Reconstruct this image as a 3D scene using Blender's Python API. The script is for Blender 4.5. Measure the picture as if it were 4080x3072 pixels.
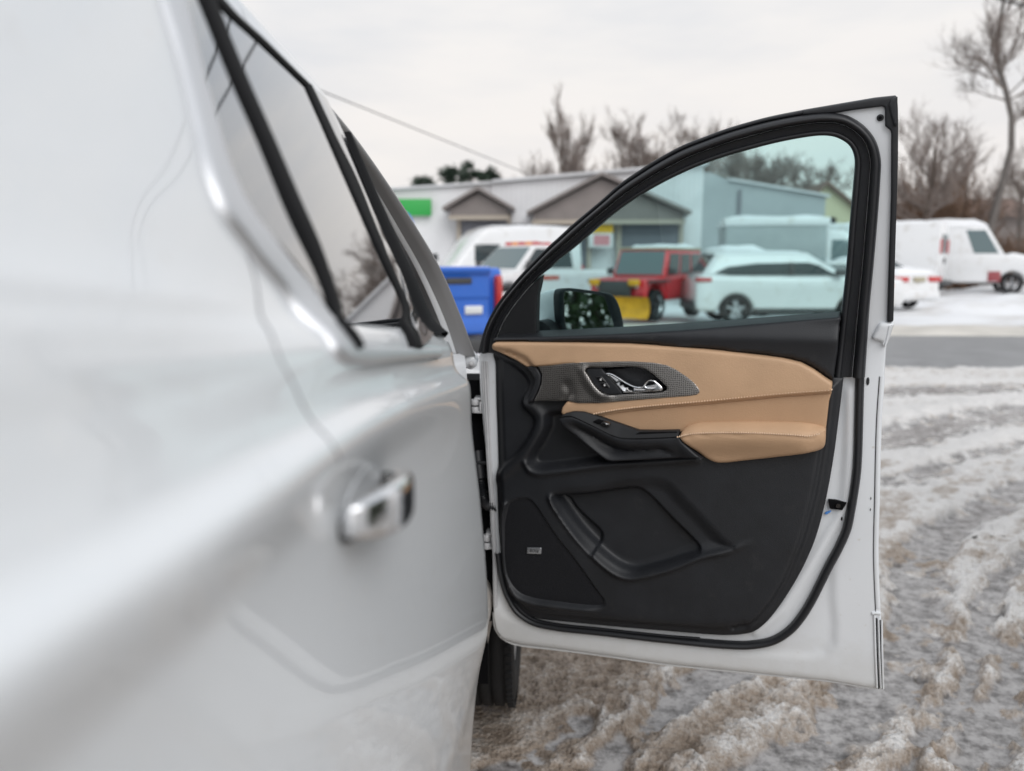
import bpy, bmesh, math, random
import numpy as np
from mathutils import Vector, Matrix, Euler
from mathutils.geometry import delaunay_2d_cdt

for o in list(bpy.data.objects):
    bpy.data.objects.remove(o)
S = bpy.context.scene
COL = S.collection
rad = math.radians

# ------------------------------------------------------------------ camera
F = 3300.0                      # focal length in pixels of the 4080 x 3072 photograph
PITCH = math.atan((1536 - 1040) / F)
YAW = math.atan((2240 - 2040) * math.cos(PITCH) / F)
CAM = np.array((0.0, 0.0, 1.34))
cd = bpy.data.cameras.new('camera')
cam = bpy.data.objects.new('camera', cd)
COL.objects.link(cam)
cam.location = CAM
cam.rotation_euler = (math.pi / 2 - PITCH, 0, YAW)
cd.sensor_width = 36.0
cd.lens = F / 4080 * 36
cd.clip_start = 0.01
cd.clip_end = 3000
cd.dof.use_dof = True
cd.dof.focus_distance = 1.60
cd.dof.aperture_fstop = 2.75
S.camera = cam

# ------------------------------------------------------------------ sky, sun, exposure
SUN_EL, SUN_AZ = 38.0, 158.0     # azimuth clockwise from +Y
w = bpy.data.worlds.new('World')
S.world = w
w.use_nodes = True
nt = w.node_tree
nt.nodes.clear()
def wn(t, **k):
    n = nt.nodes.new(t)
    for a, b in k.items():
        setattr(n, a, b)
    return n
wout = wn('ShaderNodeOutputWorld')
sky = wn('ShaderNodeTexSky', sky_type='NISHITA')
sky.sun_disc = False
sky.sun_elevation = rad(SUN_EL)
sky.sun_rotation = rad(SUN_AZ)
bg1 = wn('ShaderNodeBackground'); bg1.inputs[1].default_value = 0.12
bg2 = wn('ShaderNodeBackground'); bg2.inputs[1].default_value = 1.0
tc = wn('ShaderNodeTexCoord')
mp = wn('ShaderNodeMapping'); mp.inputs['Scale'].default_value = (1.0, 1.0, 4.2)
n1 = wn('ShaderNodeTexNoise'); n1.inputs['Scale'].default_value = 2.2; n1.inputs['Detail'].default_value = 7; n1.inputs['Roughness'].default_value = 0.55
n2 = wn('ShaderNodeTexNoise'); n2.inputs['Scale'].default_value = 1.1; n2.inputs['Detail'].default_value = 3
cr = wn('ShaderNodeValToRGB')
cr.color_ramp.elements[0].position = 0.36; cr.color_ramp.elements[0].color = (0.67, 0.725, 0.80, 1)
cr.color_ramp.elements[1].position = 0.60; cr.color_ramp.elements[1].color = (0.90, 0.90, 0.905, 1)
sx = wn('ShaderNodeSeparateXYZ')
hz = wn('ShaderNodeMapRange'); hz.inputs['From Min'].default_value = 0.02; hz.inputs['From Max'].default_value = 0.42
hz.inputs['To Min'].default_value = 0.75; hz.inputs['To Max'].default_value = 0.0
mixw = wn('ShaderNodeMix', data_type='RGBA'); mixw.inputs['B'].default_value = (0.96, 0.895, 0.84, 1)
cov = wn('ShaderNodeMapRange'); cov.inputs['From Min'].default_value = 0.26; cov.inputs['From Max'].default_value = 0.33
cov.inputs['To Min'].default_value = 0.0; cov.inputs['To Max'].default_value = 1.0
ms = wn('ShaderNodeMixShader')
L = nt.links.new
L(tc.outputs['Generated'], mp.inputs['Vector'])
L(mp.outputs[0], n1.inputs['Vector']); L(mp.outputs[0], n2.inputs['Vector'])
L(n1.outputs[0], cr.inputs[0])
L(tc.outputs['Generated'], sx.inputs[0]); L(sx.outputs['Z'], hz.inputs['Value'])
L(cr.outputs[0], mixw.inputs['A']); L(hz.outputs[0], mixw.inputs['Factor'])
L(mixw.outputs['Result'], bg2.inputs[0]); L(sky.outputs[0], bg1.inputs[0])
L(n2.outputs[0], cov.inputs['Value'])
L(cov.outputs[0], ms.inputs[0]); L(bg1.outputs[0], ms.inputs[1]); L(bg2.outputs[0], ms.inputs[2])
L(ms.outputs[0], wout.inputs[0])

sl = bpy.data.lights.new('sun', 'SUN')
sl.energy = 1.5
sl.angle = rad(45)
sl.color = (1.0, 0.985, 0.97)
sun = bpy.data.objects.new('sun', sl)
COL.objects.link(sun)
sd = Vector((math.sin(rad(SUN_AZ)) * math.cos(rad(SUN_EL)), math.cos(rad(SUN_AZ)) * math.cos(rad(SUN_EL)), math.sin(rad(SUN_EL))))
sun.rotation_euler = sd.to_track_quat('Z', 'Y').to_euler()
sun.location = (0, 0, 20)
S.view_settings.view_transform = 'Standard'
S.view_settings.look = 'None'
S.view_settings.exposure = 0.0
S.view_settings.gamma = 1.0
S.view_settings.use_curve_mapping = False
S.render.engine = 'CYCLES'
S.cycles.use_denoising = True
S.cycles.max_bounces = 8
S.cycles.transparent_max_bounces = 12
S.cycles.caustics_reflective = False
S.cycles.caustics_refractive = False

# ------------------------------------------------------------------ helpers: rays
_R = np.array(Euler((math.pi / 2 - PITCH, 0, YAW)).to_matrix())
def ray(px, py):
    """direction whose depth along the lens axis is 1"""
    return _R @ np.array(((px - 2040) / F, (1536 - py) / F, -1.0))
def at_depth(px, py, d):
    return CAM + ray(px, py) * d
def at_Y(px, py, Y):
    r = ray(px, py)
    return CAM + r * (Y / r[1])
def at_z(px, py, z=0.0):
    r = ray(px, py)
    return CAM + r * ((z - CAM[2]) / r[2])

# ------------------------------------------------------------------ helpers: materials
MATS = {}
def mat(name, color, rough=0.5, metal=0.0, coat=0.0, spec=0.5, ior=1.5, var=None, bump=None, coat_rough=0.03, voro=None, sheen=0.0, ramp=None):
    """var=(scale, amount) darkens/lightens by noise; bump=(scale, strength, distance); ramp=(scale, colour2, low, high)"""
    if name in MATS:
        return MATS[name]
    m = bpy.data.materials.new(name)
    m.use_nodes = True
    t = m.node_tree
    b = t.nodes['Principled BSDF']
    b.inputs['Base Color'].default_value = (*color, 1)
    b.inputs['Roughness'].default_value = rough
    b.inputs['Metallic'].default_value = metal
    b.inputs['Coat Weight'].default_value = coat
    b.inputs['Coat Roughness'].default_value = coat_rough
    b.inputs['Specular IOR Level'].default_value = spec
    b.inputs['IOR'].default_value = ior
    b.inputs['Sheen Weight'].default_value = sheen
    tcn = t.nodes.new('ShaderNodeTexCoord')
    cur = None
    if var:
        n = t.nodes.new('ShaderNodeTexNoise')
        n.inputs['Scale'].default_value = var[0]; n.inputs['Detail'].default_value = 6
        t.links.new(tcn.outputs['Object'], n.inputs['Vector'])
        mr = t.nodes.new('ShaderNodeMapRange')
        mr.inputs['From Min'].default_value = 0.25; mr.inputs['From Max'].default_value = 0.75
        mr.inputs['To Min'].default_value = 1 - var[1]; mr.inputs['To Max'].default_value = 1 + var[1]
        t.links.new(n.outputs[0], mr.inputs['Value'])
        mx = t.nodes.new('ShaderNodeMix'); mx.data_type = 'RGBA'; mx.blend_type = 'MULTIPLY'
        mx.inputs['Factor'].default_value = 1.0
        mx.inputs['A'].default_value = (*color, 1)
        t.links.new(mr.outputs[0], mx.inputs['B'])
        cur = mx.outputs['Result']
    if ramp:
        n = t.nodes.new('ShaderNodeTexNoise')
        n.inputs['Scale'].default_value = ramp[0]; n.inputs['Detail'].default_value = 8; n.inputs['Roughness'].default_value = 0.6
        t.links.new(tcn.outputs['Object'], n.inputs['Vector'])
        mr = t.nodes.new('ShaderNodeMapRange')
        mr.inputs['From Min'].default_value = ramp[2]; mr.inputs['From Max'].default_value = ramp[3]
        t.links.new(n.outputs[0], mr.inputs['Value'])
        mx = t.nodes.new('ShaderNodeMix'); mx.data_type = 'RGBA'
        if cur is not None:
            t.links.new(cur, mx.inputs['A'])
        else:
            mx.inputs['A'].default_value = (*color, 1)
        mx.inputs['B'].default_value = (*ramp[1], 1)
        t.links.new(mr.outputs[0], mx.inputs['Factor'])
        cur = mx.outputs['Result']
    if cur is not None:
        t.links.new(cur, b.inputs['Base Color'])
    if bump:
        n = t.nodes.new('ShaderNodeTexNoise')
        n.inputs['Scale'].default_value = bump[0]; n.inputs['Detail'].default_value = 4
        t.links.new(tcn.outputs['Object'], n.inputs['Vector'])
        bp = t.nodes.new('ShaderNodeBump')
        bp.inputs['Strength'].default_value = bump[1]; bp.inputs['Distance'].default_value = bump[2]
        t.links.new(n.outputs[0], bp.inputs['Height'])
        t.links.new(bp.outputs[0], b.inputs['Normal'])
    if voro:
        n = t.nodes.new('ShaderNodeTexVoronoi')
        n.inputs['Scale'].default_value = voro[0]
        t.links.new(tcn.outputs['Object'], n.inputs['Vector'])
        bp = t.nodes.new('ShaderNodeBump')
        bp.inputs['Strength'].default_value = voro[1]; bp.inputs['Distance'].default_value = voro[2]
        t.links.new(n.outputs['Distance'], bp.inputs['Height'])
        t.links.new(bp.outputs[0], b.inputs['Normal'])
    MATS[name] = m
    return m

def glass_mat(name, tint, refl=1.0, ior=1.5):
    m = bpy.data.materials.new(name)
    m.use_nodes = True
    t = m.node_tree
    t.nodes.clear()
    o = t.nodes.new('ShaderNodeOutputMaterial')
    tr = t.nodes.new('ShaderNodeBsdfTransparent'); tr.inputs[0].default_value = (*tint, 1)
    gl = t.nodes.new('ShaderNodeBsdfGlossy'); gl.inputs['Roughness'].default_value = 0.01
    gl.inputs['Color'].default_value = (0.95, 0.97, 0.97, 1)
    fr = t.nodes.new('ShaderNodeFresnel'); fr.inputs[0].default_value = ior
    mx = t.nodes.new('ShaderNodeMixShader')
    t.links.new(fr.outputs[0], mx.inputs[0]); t.links.new(tr.outputs[0], mx.inputs[1]); t.links.new(gl.outputs[0], mx.inputs[2])
    t.links.new(mx.outputs[0], o.inputs[0])
    MATS[name] = m
    return m

# ------------------------------------------------------------------ helpers: objects
BASE = 0.0                       # height of the lot's surface, set before the surroundings are built
ROOT = {}                        # thing root name -> world matrix
def prop(o, label=None, cat=None, group=None, kind=None):
    if label: o['label'] = label
    if cat: o['category'] = cat
    if group: o['group'] = group
    if kind: o['kind'] = kind
    return o
def thing(name, label, cat, loc=(0, 0, 0), rz=0.0, group=None):
    if cat not in ('building', 'house', 'sign'):
        loc = (loc[0], loc[1], loc[2] + BASE)
    o = bpy.data.objects.new(name, None)
    COL.objects.link(o)
    o.location = loc
    o.rotation_euler = (0, 0, rz)
    o.empty_display_size = 0.2
    prop(o, label, cat, group)
    ROOT[o.name] = Matrix.Translation(loc) @ Matrix.Rotation(rz, 4, 'Z')
    return o
def rootof(o):
    while o.parent is not None:
        o = o.parent
    return o
def mk(name, verts, faces, m, parent=None, smooth=True, world=True, sharp=None, fix=True, label=None, cat=None, group=None, kind=None):
    v = np.asarray(verts, dtype=float)
    if parent is not None and world:
        inv = np.array(ROOT[rootof(parent).name].inverted())
        v = v @ inv[:3, :3].T + inv[:3, 3]
    me = bpy.data.meshes.new(name)
    me.from_pydata([tuple(p) for p in v], [], [tuple(int(i) for i in f) for f in faces])
    if fix:
        bm = bmesh.new(); bm.from_mesh(me)
        bmesh.ops.recalc_face_normals(bm, faces=bm.faces)
        bm.to_mesh(me); bm.free()
    if smooth:
        me.shade_smooth()
        if sharp is not None:
            me.set_sharp_from_angle(angle=rad(sharp))
    me.materials.append(MATS[m] if isinstance(m, str) else m)
    o = bpy.data.objects.new(name, me)
    COL.objects.link(o)
    if parent is not None:
        o.parent = parent
    prop(o, label, cat, group, kind)
    return o
class MB:
    """collects boxes, tubes and prisms into one mesh"""
    def __init__(s): s.v = []; s.f = []
    def add(s, v, f):
        k = len(s.v)
        s.v += [tuple(p) for p in v]
        s.f += [tuple(i + k for i in q) for q in f]
        return s
    def box(s, a, b):
        x0, y0, z0 = a; x1, y1, z1 = b
        v = [(x0, y0, z0), (x1, y0, z0), (x1, y1, z0), (x0, y1, z0), (x0, y0, z1), (x1, y0, z1), (x1, y1, z1), (x0, y1, z1)]
        return s.add(v, [(0, 3, 2, 1), (4, 5, 6, 7), (0, 1, 5, 4), (1, 2, 6, 5), (2, 3, 7, 6), (3, 0, 4, 7)])
    def tube(s, pts, r, n=8, cap=True):
        pts = [Vector(p) for p in pts]
        rr = r if hasattr(r, '__len__') else [r] * len(pts)
        rings = []
        up = Vector((0.03, 0.05, 1))
        for i, p in enumerate(pts):
            t = (pts[min(i + 1, len(pts) - 1)] - pts[max(i - 1, 0)]).normalized()
            a = t.cross(up)
            if a.length < 1e-3: a = t.cross(Vector((1, 0, 0)))
            a.normalize(); b = t.cross(a)
            rings.append([p + (a * math.cos(2 * math.pi * k / n) + b * math.sin(2 * math.pi * k / n)) * rr[i] for k in range(n)])
        v = [q for g in rings for q in g]
        f = [(i * n + k, i * n + (k + 1) % n, (i + 1) * n + (k + 1) % n, (i + 1) * n + k) for i in range(len(pts) - 1) for k in range(n)]
        if cap:
            f += [tuple(range(n))[::-1], tuple((len(pts) - 1) * n + k for k in range(n))]
        return s.add(v, f)
    def prism(s, poly, fn, d0, d1):
        """poly of 2-D points, fn(a, b, d) -> 3-D"""
        n = len(poly)
        v = [fn(a, b, d0) for a, b in poly] + [fn(a, b, d1) for a, b in poly]
        f = [tuple(range(n))[::-1], tuple(range(n, 2 * n))] + [(i, (i + 1) % n, n + (i + 1) % n, n + i) for i in range(n)]
        return s.add(v, f)
    def build(s, name, m, parent=None, bevel=0.0, seg=2, smooth=True, sharp=35, world=True, **k):
        o = mk(name, s.v, s.f, m, parent, smooth, world, sharp, **k)
        if bevel > 0:
            bm = bmesh.new(); bm.from_mesh(o.data)
            bmesh.ops.remove_doubles(bm, verts=bm.verts, dist=1e-5)
            bmesh.ops.bevel(bm, geom=[e for e in bm.edges if e.calc_face_angle(0) > 0.5], offset=bevel, segments=seg, affect='EDGES', profile=0.5)
            bm.to_mesh(o.data); bm.free()
            o.data.shade_smooth(); o.data.set_sharp_from_angle(angle=rad(50))
        return o

# ------------------------------------------------------------------ helpers: curves in a surface's own 2-D frame
def resample(p, n):
    p = np.asarray(p, float)
    s = np.concatenate([[0], np.cumsum(np.linalg.norm(np.diff(p, axis=0), axis=1))])
    t = np.linspace(0, s[-1], n)
    return np.stack([np.interp(t, s, p[:, k]) for k in range(p.shape[1])], 1)
def smooth_curve(p, step=None, n=None, closed=False):
    """Catmull-Rom through p, then resampled"""
    p = np.asarray(p, float)
    if closed:
        q = np.vstack([p[-1], p, p[0], p[1]])
    else:
        q = np.vstack([2 * p[0] - p[1], p, 2 * p[-1] - p[-2]])
    out = []
    for i in range(1, len(q) - 2):
        p0, p1, p2, p3 = q[i - 1], q[i], q[i + 1], q[i + 2]
        t0 = 0; t1 = t0 + max(np.linalg.norm(p1 - p0), 1e-6) ** .5
        t2 = t1 + max(np.linalg.norm(p2 - p1), 1e-6) ** .5; t3 = t2 + max(np.linalg.norm(p3 - p2), 1e-6) ** .5
        t = np.linspace(t1, t2, 12, endpoint=False)[:, None]
        A1 = (t1 - t) / (t1 - t0) * p0 + (t - t0) / (t1 - t0) * p1
        A2 = (t2 - t) / (t2 - t1) * p1 + (t - t1) / (t2 - t1) * p2
        A3 = (t3 - t) / (t3 - t2) * p2 + (t - t2) / (t3 - t2) * p3
        B1 = (t2 - t) / (t2 - t0) * A1 + (t - t0) / (t2 - t0) * A2
        B2 = (t3 - t) / (t3 - t1) * A2 + (t - t1) / (t3 - t1) * A3
        out.append((t2 - t) / (t2 - t1) * B1 + (t - t1) / (t2 - t1) * B2)
    o = np.vstack(out + [q[-2][None]])
    if n is None:
        ln = np.linalg.norm(np.diff(o, axis=0), axis=1).sum()
        n = max(4, int(ln / step) + 1)
    o = resample(o, n)
    return o[:-1] if closed else o
def dist_poly(P, L, closed=False):
    """distance of points P to polyline L"""
    L = np.asarray(L, float); P = np.asarray(P, float)
    if closed: L = np.vstack([L, L[:1]])
    best = np.full(len(P), 1e9)
    for a, b in zip(L[:-1], L[1:]):
        ab = b - a
        t = np.clip(((P - a) @ ab) / max(ab @ ab, 1e-12), 0, 1)
        best = np.minimum(best, np.linalg.norm(P - a - t[:, None] * ab, axis=1))
    return best
def inside(P, L):
    P = np.asarray(P, float); L = np.asarray(L, float)
    c = np.zeros(len(P), bool)
    x, y = P[:, 0], P[:, 1]
    for (x1, y1), (x2, y2) in zip(L, np.roll(L, -1, 0)):
        if y1 == y2: continue
        k = ((y1 > y) != (y2 > y)) & (x < (x2 - x1) * (y - y1) / (y2 - y1) + x1)
        c ^= k
    return c
def sdf(P, L):
    d = dist_poly(P, L, True)
    return np.where(inside(P, L), d, -d)
def sstep(x, a, b):
    t = np.clip((np.asarray(x, float) - a) / (b - a), 0, 1)
    return t * t * (3 - 2 * t)
def area(p):
    p = np.asarray(p); q = np.roll(p, -1, 0)
    return 0.5 * np.sum(p[:, 0] * q[:, 1] - q[:, 0] * p[:, 1])
def inset(p, b):
    """offset a CCW closed polygon inwards by b"""
    d = np.roll(p, -1, 0) - p
    d /= np.maximum(np.linalg.norm(d, axis=1), 1e-9)[:, None]
    n = np.stack([-d[:, 1], d[:, 0]], 1)
    m = n + np.roll(n, 1, 0)
    m /= np.maximum((m * m).sum(1) / 2, 0.35)[:, None] ** 1.0
    return p + m * b

def pad(name, poly, M, d0, d1, bevel, m, parent, hfun=None, res=0.012, hole=None, steps=4, back=False, hole_depth=None, **k):
    """a raised panel bounded by poly (2-D, closed) with a rounded edge; M(uv array, d array) -> world"""
    poly = np.asarray(poly, float)
    if area(poly) < 0: poly = poly[::-1]
    rings = [(poly, np.full(len(poly), d0))]
    for i in range(steps + 1):
        t = math.pi / 2 * i / steps
        rings.append((inset(poly, bevel * (1 - math.cos(t))) if bevel > 0 else poly, np.full(len(poly), d1 - bevel + bevel * math.sin(t))))
    n = len(poly)
    UV = np.vstack([r[0] for r in rings]); D = np.concatenate([r[1] for r in rings])
    faces = []
    for r in range(len(rings) - 1):
        for i in range(n):
            j = (i + 1) % n
            faces.append((r * n + i, r * n + j, (r + 1) * n + j, (r + 1) * n + i))
    if back:
        faces.append(tuple(range(n))[::-1])
    inner = rings[-1][0]
    hin = None
    if hole is not None:
        hole = np.asarray(hole, float)
        if area(hole) < 0: hole = hole[::-1]
        hrings = [(hole, np.full(len(hole), d0 if hole_depth is None else hole_depth))]
        for i in range(steps + 1):
            t = math.pi / 2 * i / steps
            hrings.append((inset(hole, -bevel * (1 - math.cos(t))), np.full(len(hole), d1 - bevel + bevel * math.sin(t))))
        k0 = len(UV); nh = len(hole)
        UV = np.vstack([UV] + [r[0] for r in hrings]); D = np.concatenate([D] + [r[1] for r in hrings])
        for r in range(len(hrings) - 1):
            for i in range(nh):
                j = (i + 1) % nh
                faces.append((k0 + r * nh + i, k0 + (r + 1) * nh + i, k0 + (r + 1) * nh + j, k0 + r * nh + j))
        hin = hrings[-1][0]; hbase = k0 + (len(hrings) - 1) * nh
    lo, hi = inner.min(0), inner.max(0)
    gx, gy = np.meshgrid(np.arange(lo[0], hi[0], res), np.arange(lo[1], hi[1], res))
    G = np.stack([gx.ravel(), gy.ravel()], 1)
    G = G + (np.indices(gx.shape)[0].ravel() % 2)[:, None] * np.array([[res / 2, 0]])
    if len(G):
        s_ = sdf(G, inner)
        ok = s_ > res * 0.45
        if hin is not None:
            ok &= sdf(G, hin) < -res * 0.45
        G = G[ok]
    base = (len(rings) - 1) * n
    pts = [Vector(p) for p in inner]
    ed = [(i, (i + 1) % n) for i in range(n)]
    idx = list(range(base, base + n))
    if hin is not None:
        q = len(pts)
        pts += [Vector(p) for p in hin]
        ed += [(q + i, q + (i + 1) % nh) for i in range(nh)]
        idx += list(range(hbase, hbase + nh))
    g0 = len(UV)
    pts += [Vector(p) for p in G]
    idx += list(range(g0, g0 + len(G)))
    UV = np.vstack([UV, G]) if len(G) else UV
    D = np.concatenate([D, np.full(len(G), d1)])
    rv, re, rf, ov, oe, of = delaunay_2d_cdt(pts, ed, [], 0, 1e-7)
    rv = np.array([tuple(p) for p in rv])
    tri = np.array([f for f in rf if len(f) == 3])
    cen = rv[tri].mean(1)
    keep = inside(cen, inner)
    T_ = rv[tri]; e1_ = T_[:, 1] - T_[:, 0]; e2_ = T_[:, 2] - T_[:, 0]
    ar_ = np.abs(e1_[:, 0] * e2_[:, 1] - e1_[:, 1] * e2_[:, 0])
    lg_ = np.maximum.reduce([np.linalg.norm(e1_, axis=1), np.linalg.norm(e2_, axis=1), np.linalg.norm(e2_ - e1_, axis=1)])
    keep &= ar_ / np.maximum(lg_, 1e-9) > 1e-5      # drop slivers along straight borders
    if hin is not None:
        keep &= ~inside(cen, hin)
    mp_ = {}
    extra = []
    for i, orig in enumerate(ov):
        if orig:
            mp_[i] = idx[orig[0]]
        else:
            mp_[i] = len(UV) + len(extra); extra.append(rv[i])
    if extra:
        UV = np.vstack([UV, np.array(extra)]); D = np.concatenate([D, np.full(len(extra), d1)])
    for f in tri[keep]:
        faces.append(tuple(mp_[int(i)] for i in f))
    if hfun is not None:
        h = hfun(UV)
        h[:n] = 0
        if hole is not None:
            h[k0:k0 + nh] = 0
        D = D + h
    return mk(name, M(UV, D), faces, m, parent, sharp=60, **k)

def loft(name, curves, M, m, parent, n=120, closed=False, **k):
    """surface through curves; each curve is (2-D points, height)"""
    rows = []
    for c, d in curves:
        c = np.asarray(c, float)
        r = resample(np.vstack([c, c[:1]]) if closed else c, n)
        dd = np.interp(np.linspace(0, 1, n), np.linspace(0, 1, len(d)), d) if hasattr(d, '__len__') else np.full(n, d)
        rows.append(M(r, dd))
    v = np.vstack(rows)
    f = [(i * n + j, i * n + j + 1, (i + 1) * n + j + 1, (i + 1) * n + j) for i in range(len(rows) - 1) for j in range(n - 1)]
    return mk(name, v, f, m, parent, **k)
def ribbon(name, line, M, m, parent, width, height, base, n=None, round_=6, **k):
    """a rounded bead of the given width and height along a 2-D line"""
    line = np.asarray(line, float)
    t = np.gradient(line, axis=0); t /= np.maximum(np.linalg.norm(t, axis=1), 1e-9)[:, None]
    nn = np.stack([-t[:, 1], t[:, 0]], 1)
    v = []; c = len(line)
    for i in range(round_ + 1):
        a = math.pi * i / round_
        v.append(M(line + nn * (width / 2 * math.cos(a)), np.full(c, base + height * math.sin(a))))
    v = np.vstack(v)
    f = [(i * c + j, i * c + j + 1, (i + 1) * c + j + 1, (i + 1) * c + j) for i in range(round_) for j in range(c - 1)]
    return mk(name, v, f, m, parent, **k)

# ------------------------------------------------------------------ helpers: noise on numpy arrays
_rng = np.random.RandomState(7)
_perm = _rng.permutation(512)
_grad = _rng.rand(512)
def vnoise(x, y, seed=0):
    xi = np.floor(x).astype(int); yi = np.floor(y).astype(int)
    fx = x - xi; fy = y - yi
    fx = fx * fx * fx * (fx * (fx * 6 - 15) + 10); fy = fy * fy * fy * (fy * (fy * 6 - 15) + 10)
    def h(a, b):
        return _grad[(_perm[(a + seed * 37) & 511] + b * 57) & 511]
    return (h(xi, yi) * (1 - fx) + h(xi + 1, yi) * fx) * (1 - fy) + (h(xi, yi + 1) * (1 - fx) + h(xi + 1, yi + 1) * fx) * fy
def fbm(x, y, oct=4, seed=0, gain=0.5):
    a, s, tot = 1.0, 0.0, 0.0
    for i in range(oct):
        s = s + a * vnoise(x * 2 ** i * 1.03, y * 2 ** i * 1.03, seed + i * 3); tot += a; a *= gain
    return s / tot

# ------------------------------------------------------------------ materials
mat('white_paint', (0.815, 0.84, 0.865), 0.38, coat=0.75, ramp=(55, (0.70, 0.69, 0.67), 0.62, 0.80))
def paint_film():
    # road salt film towards the sills and dried salt specks along the shoulder
    t = MATS['white_paint'].node_tree; b = t.nodes['Principled BSDF']; N = t.nodes.new; K = t.links.new
    old = b.inputs['Base Color'].links[0].from_socket
    tcn = [n for n in t.nodes if n.type == 'TEX_COORD'][0]
    sx_ = N('ShaderNodeSeparateXYZ'); K(tcn.outputs['Object'], sx_.inputs[0])
    nz = N('ShaderNodeTexNoise'); nz.inputs['Scale'].default_value = 7; nz.inputs['Detail'].default_value = 8; nz.inputs['Roughness'].default_value = 0.65
    K(tcn.outputs['Object'], nz.inputs['Vector'])
    ad = N('ShaderNodeMath'); ad.operation = 'MULTIPLY_ADD'; ad.inputs[1].default_value = -0.45; K(nz.outputs[0], ad.inputs[0]); K(sx_.outputs['Z'], ad.inputs[2])
    mr = N('ShaderNodeMapRange'); mr.inputs['From Min'].default_value = 0.66; mr.inputs['From Max'].default_value = 0.28; mr.inputs['To Min'].default_value = 0.0; mr.inputs['To Max'].default_value = 0.85
    K(ad.outputs[0], mr.inputs['Value'])
    mx = N('ShaderNodeMix'); mx.data_type = 'RGBA'; K(mr.outputs[0], mx.inputs['Factor']); K(old, mx.inputs['A']); mx.inputs['B'].default_value = (0.50, 0.455, 0.41, 1)
    vo = N('ShaderNodeTexVoronoi'); vo.inputs['Scale'].default_value = 85; K(tcn.outputs['Object'], vo.inputs['Vector'])
    lt = N('ShaderNodeMapRange'); lt.inputs['From Min'].default_value = 0.20; lt.inputs['From Max'].default_value = 0.14; K(vo.outputs['Distance'], lt.inputs['Value'])
    nz2 = N('ShaderNodeTexNoise'); nz2.inputs['Scale'].default_value = 5; K(tcn.outputs['Object'], nz2.inputs['Vector'])
    ms_ = N('ShaderNodeMapRange'); ms_.inputs['From Min'].default_value = 0.50; ms_.inputs['From Max'].default_value = 0.66; K(nz2.outputs[0], ms_.inputs['Value'])
    ml = N('ShaderNodeMath'); ml.operation = 'MULTIPLY'; K(lt.outputs[0], ml.inputs[0]); K(ms_.outputs[0], ml.inputs[1])
    mx2 = N('ShaderNodeMix'); mx2.data_type = 'RGBA'; K(ml.outputs[0], mx2.inputs['Factor']); K(mx.outputs['Result'], mx2.inputs['A']); mx2.inputs['B'].default_value = (0.90, 0.90, 0.90, 1)
    K(mx2.outputs['Result'], b.inputs['Base Color'])
    rg = N('ShaderNodeMapRange'); rg.inputs['To Min'].default_value = 0.75; rg.inputs['To Max'].default_value = 0.1; K(mr.outputs[0], rg.inputs['Value']); K(rg.outputs[0], b.inputs['Coat Weight'])
paint_film()
def shell_grime():
    t = MATS['inner_paint'].node_tree; b = t.nodes['Principled BSDF']; N = t.nodes.new; K = t.links.new
    old = b.inputs['Base Color'].links[0].from_socket
    tcn = [n for n in t.nodes if n.type == 'TEX_COORD'][0]
    sx_ = N('ShaderNodeSeparateXYZ'); K(tcn.outputs['Object'], sx_.inputs[0])
    nz = N('ShaderNodeTexNoise'); nz.inputs['Scale'].default_value = 24; nz.inputs['Detail'].default_value = 8; nz.inputs['Roughness'].default_value = 0.7
    K(tcn.outputs['Object'], nz.inputs['Vector'])
    ad = N('ShaderNodeMath'); ad.operation = 'MULTIPLY_ADD'; ad.inputs[1].default_value = -0.16; K(nz.outputs[0], ad.inputs[0]); K(sx_.outputs['Z'], ad.inputs[2])
    mr = N('ShaderNodeMapRange'); mr.inputs['From Min'].default_value = 0.42; mr.inputs['From Max'].default_value = 0.28; mr.inputs['To Min'].default_value = 0.0; mr.inputs['To Max'].default_value = 0.5
    K(ad.outputs[0], mr.inputs['Value'])
    mx = N('ShaderNodeMix'); mx.data_type = 'RGBA'; K(mr.outputs[0], mx.inputs['Factor']); K(old, mx.inputs['A']); mx.inputs['B'].default_value = (0.53, 0.52, 0.49, 1)
    K(mx.outputs['Result'], b.inputs['Base Color'])
glass_mat('windscreen_glass', (0.80, 0.90, 0.88))
mat('jamb_shaded', (0.27, 0.27, 0.275), 0.5, coat=0.2, coat_rough=0.2)  # white pillar and jamb paint with its shade put into the colour
mat('black_matte', (0.010, 0.010, 0.011), 0.75, spec=0.12)
mat('inner_paint', (0.785, 0.81, 0.84), 0.35, coat=0.5, coat_rough=0.15, var=(6, 0.03), ramp=(40, (0.60, 0.585, 0.55), 0.66, 0.80))
shell_grime()
mat('black_trim', (0.0150, 0.0165, 0.0200), 0.5, spec=0.5, bump=(420, 0.45, 0.0009), var=(13, 0.22), ramp=(21, (0.032, 0.032, 0.034), 0.60, 0.85))
mat('black_soft', (0.013, 0.014, 0.016), 0.62, spec=0.4, bump=(700, 0.35, 0.0008))
mat('grille_cloth', (0.011, 0.0115, 0.014), 0.75, spec=0.25, voro=(420, 0.5, 0.001))
mat('seal_rubber', (0.016, 0.017, 0.020), 0.42, spec=0.5, bump=(300, 0.08, 0.0006), var=(14, 0.12))
mat('black_gloss', (0.008, 0.008, 0.009), 0.08, coat=1.0)
mat('tan_leather', (0.56, 0.365, 0.225), 0.52, spec=0.4, bump=(330, 0.5, 0.0012), var=(11, 0.08))
mat('tan_insert', (0.50, 0.318, 0.192), 0.62, spec=0.3, voro=(480, 0.5, 0.0010), var=(9, 0.06))
mat('tan_thread', (0.80, 0.60, 0.43), 0.6)
mat('chrome', (0.82, 0.83, 0.85), 0.08, metal=1.0)
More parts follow.
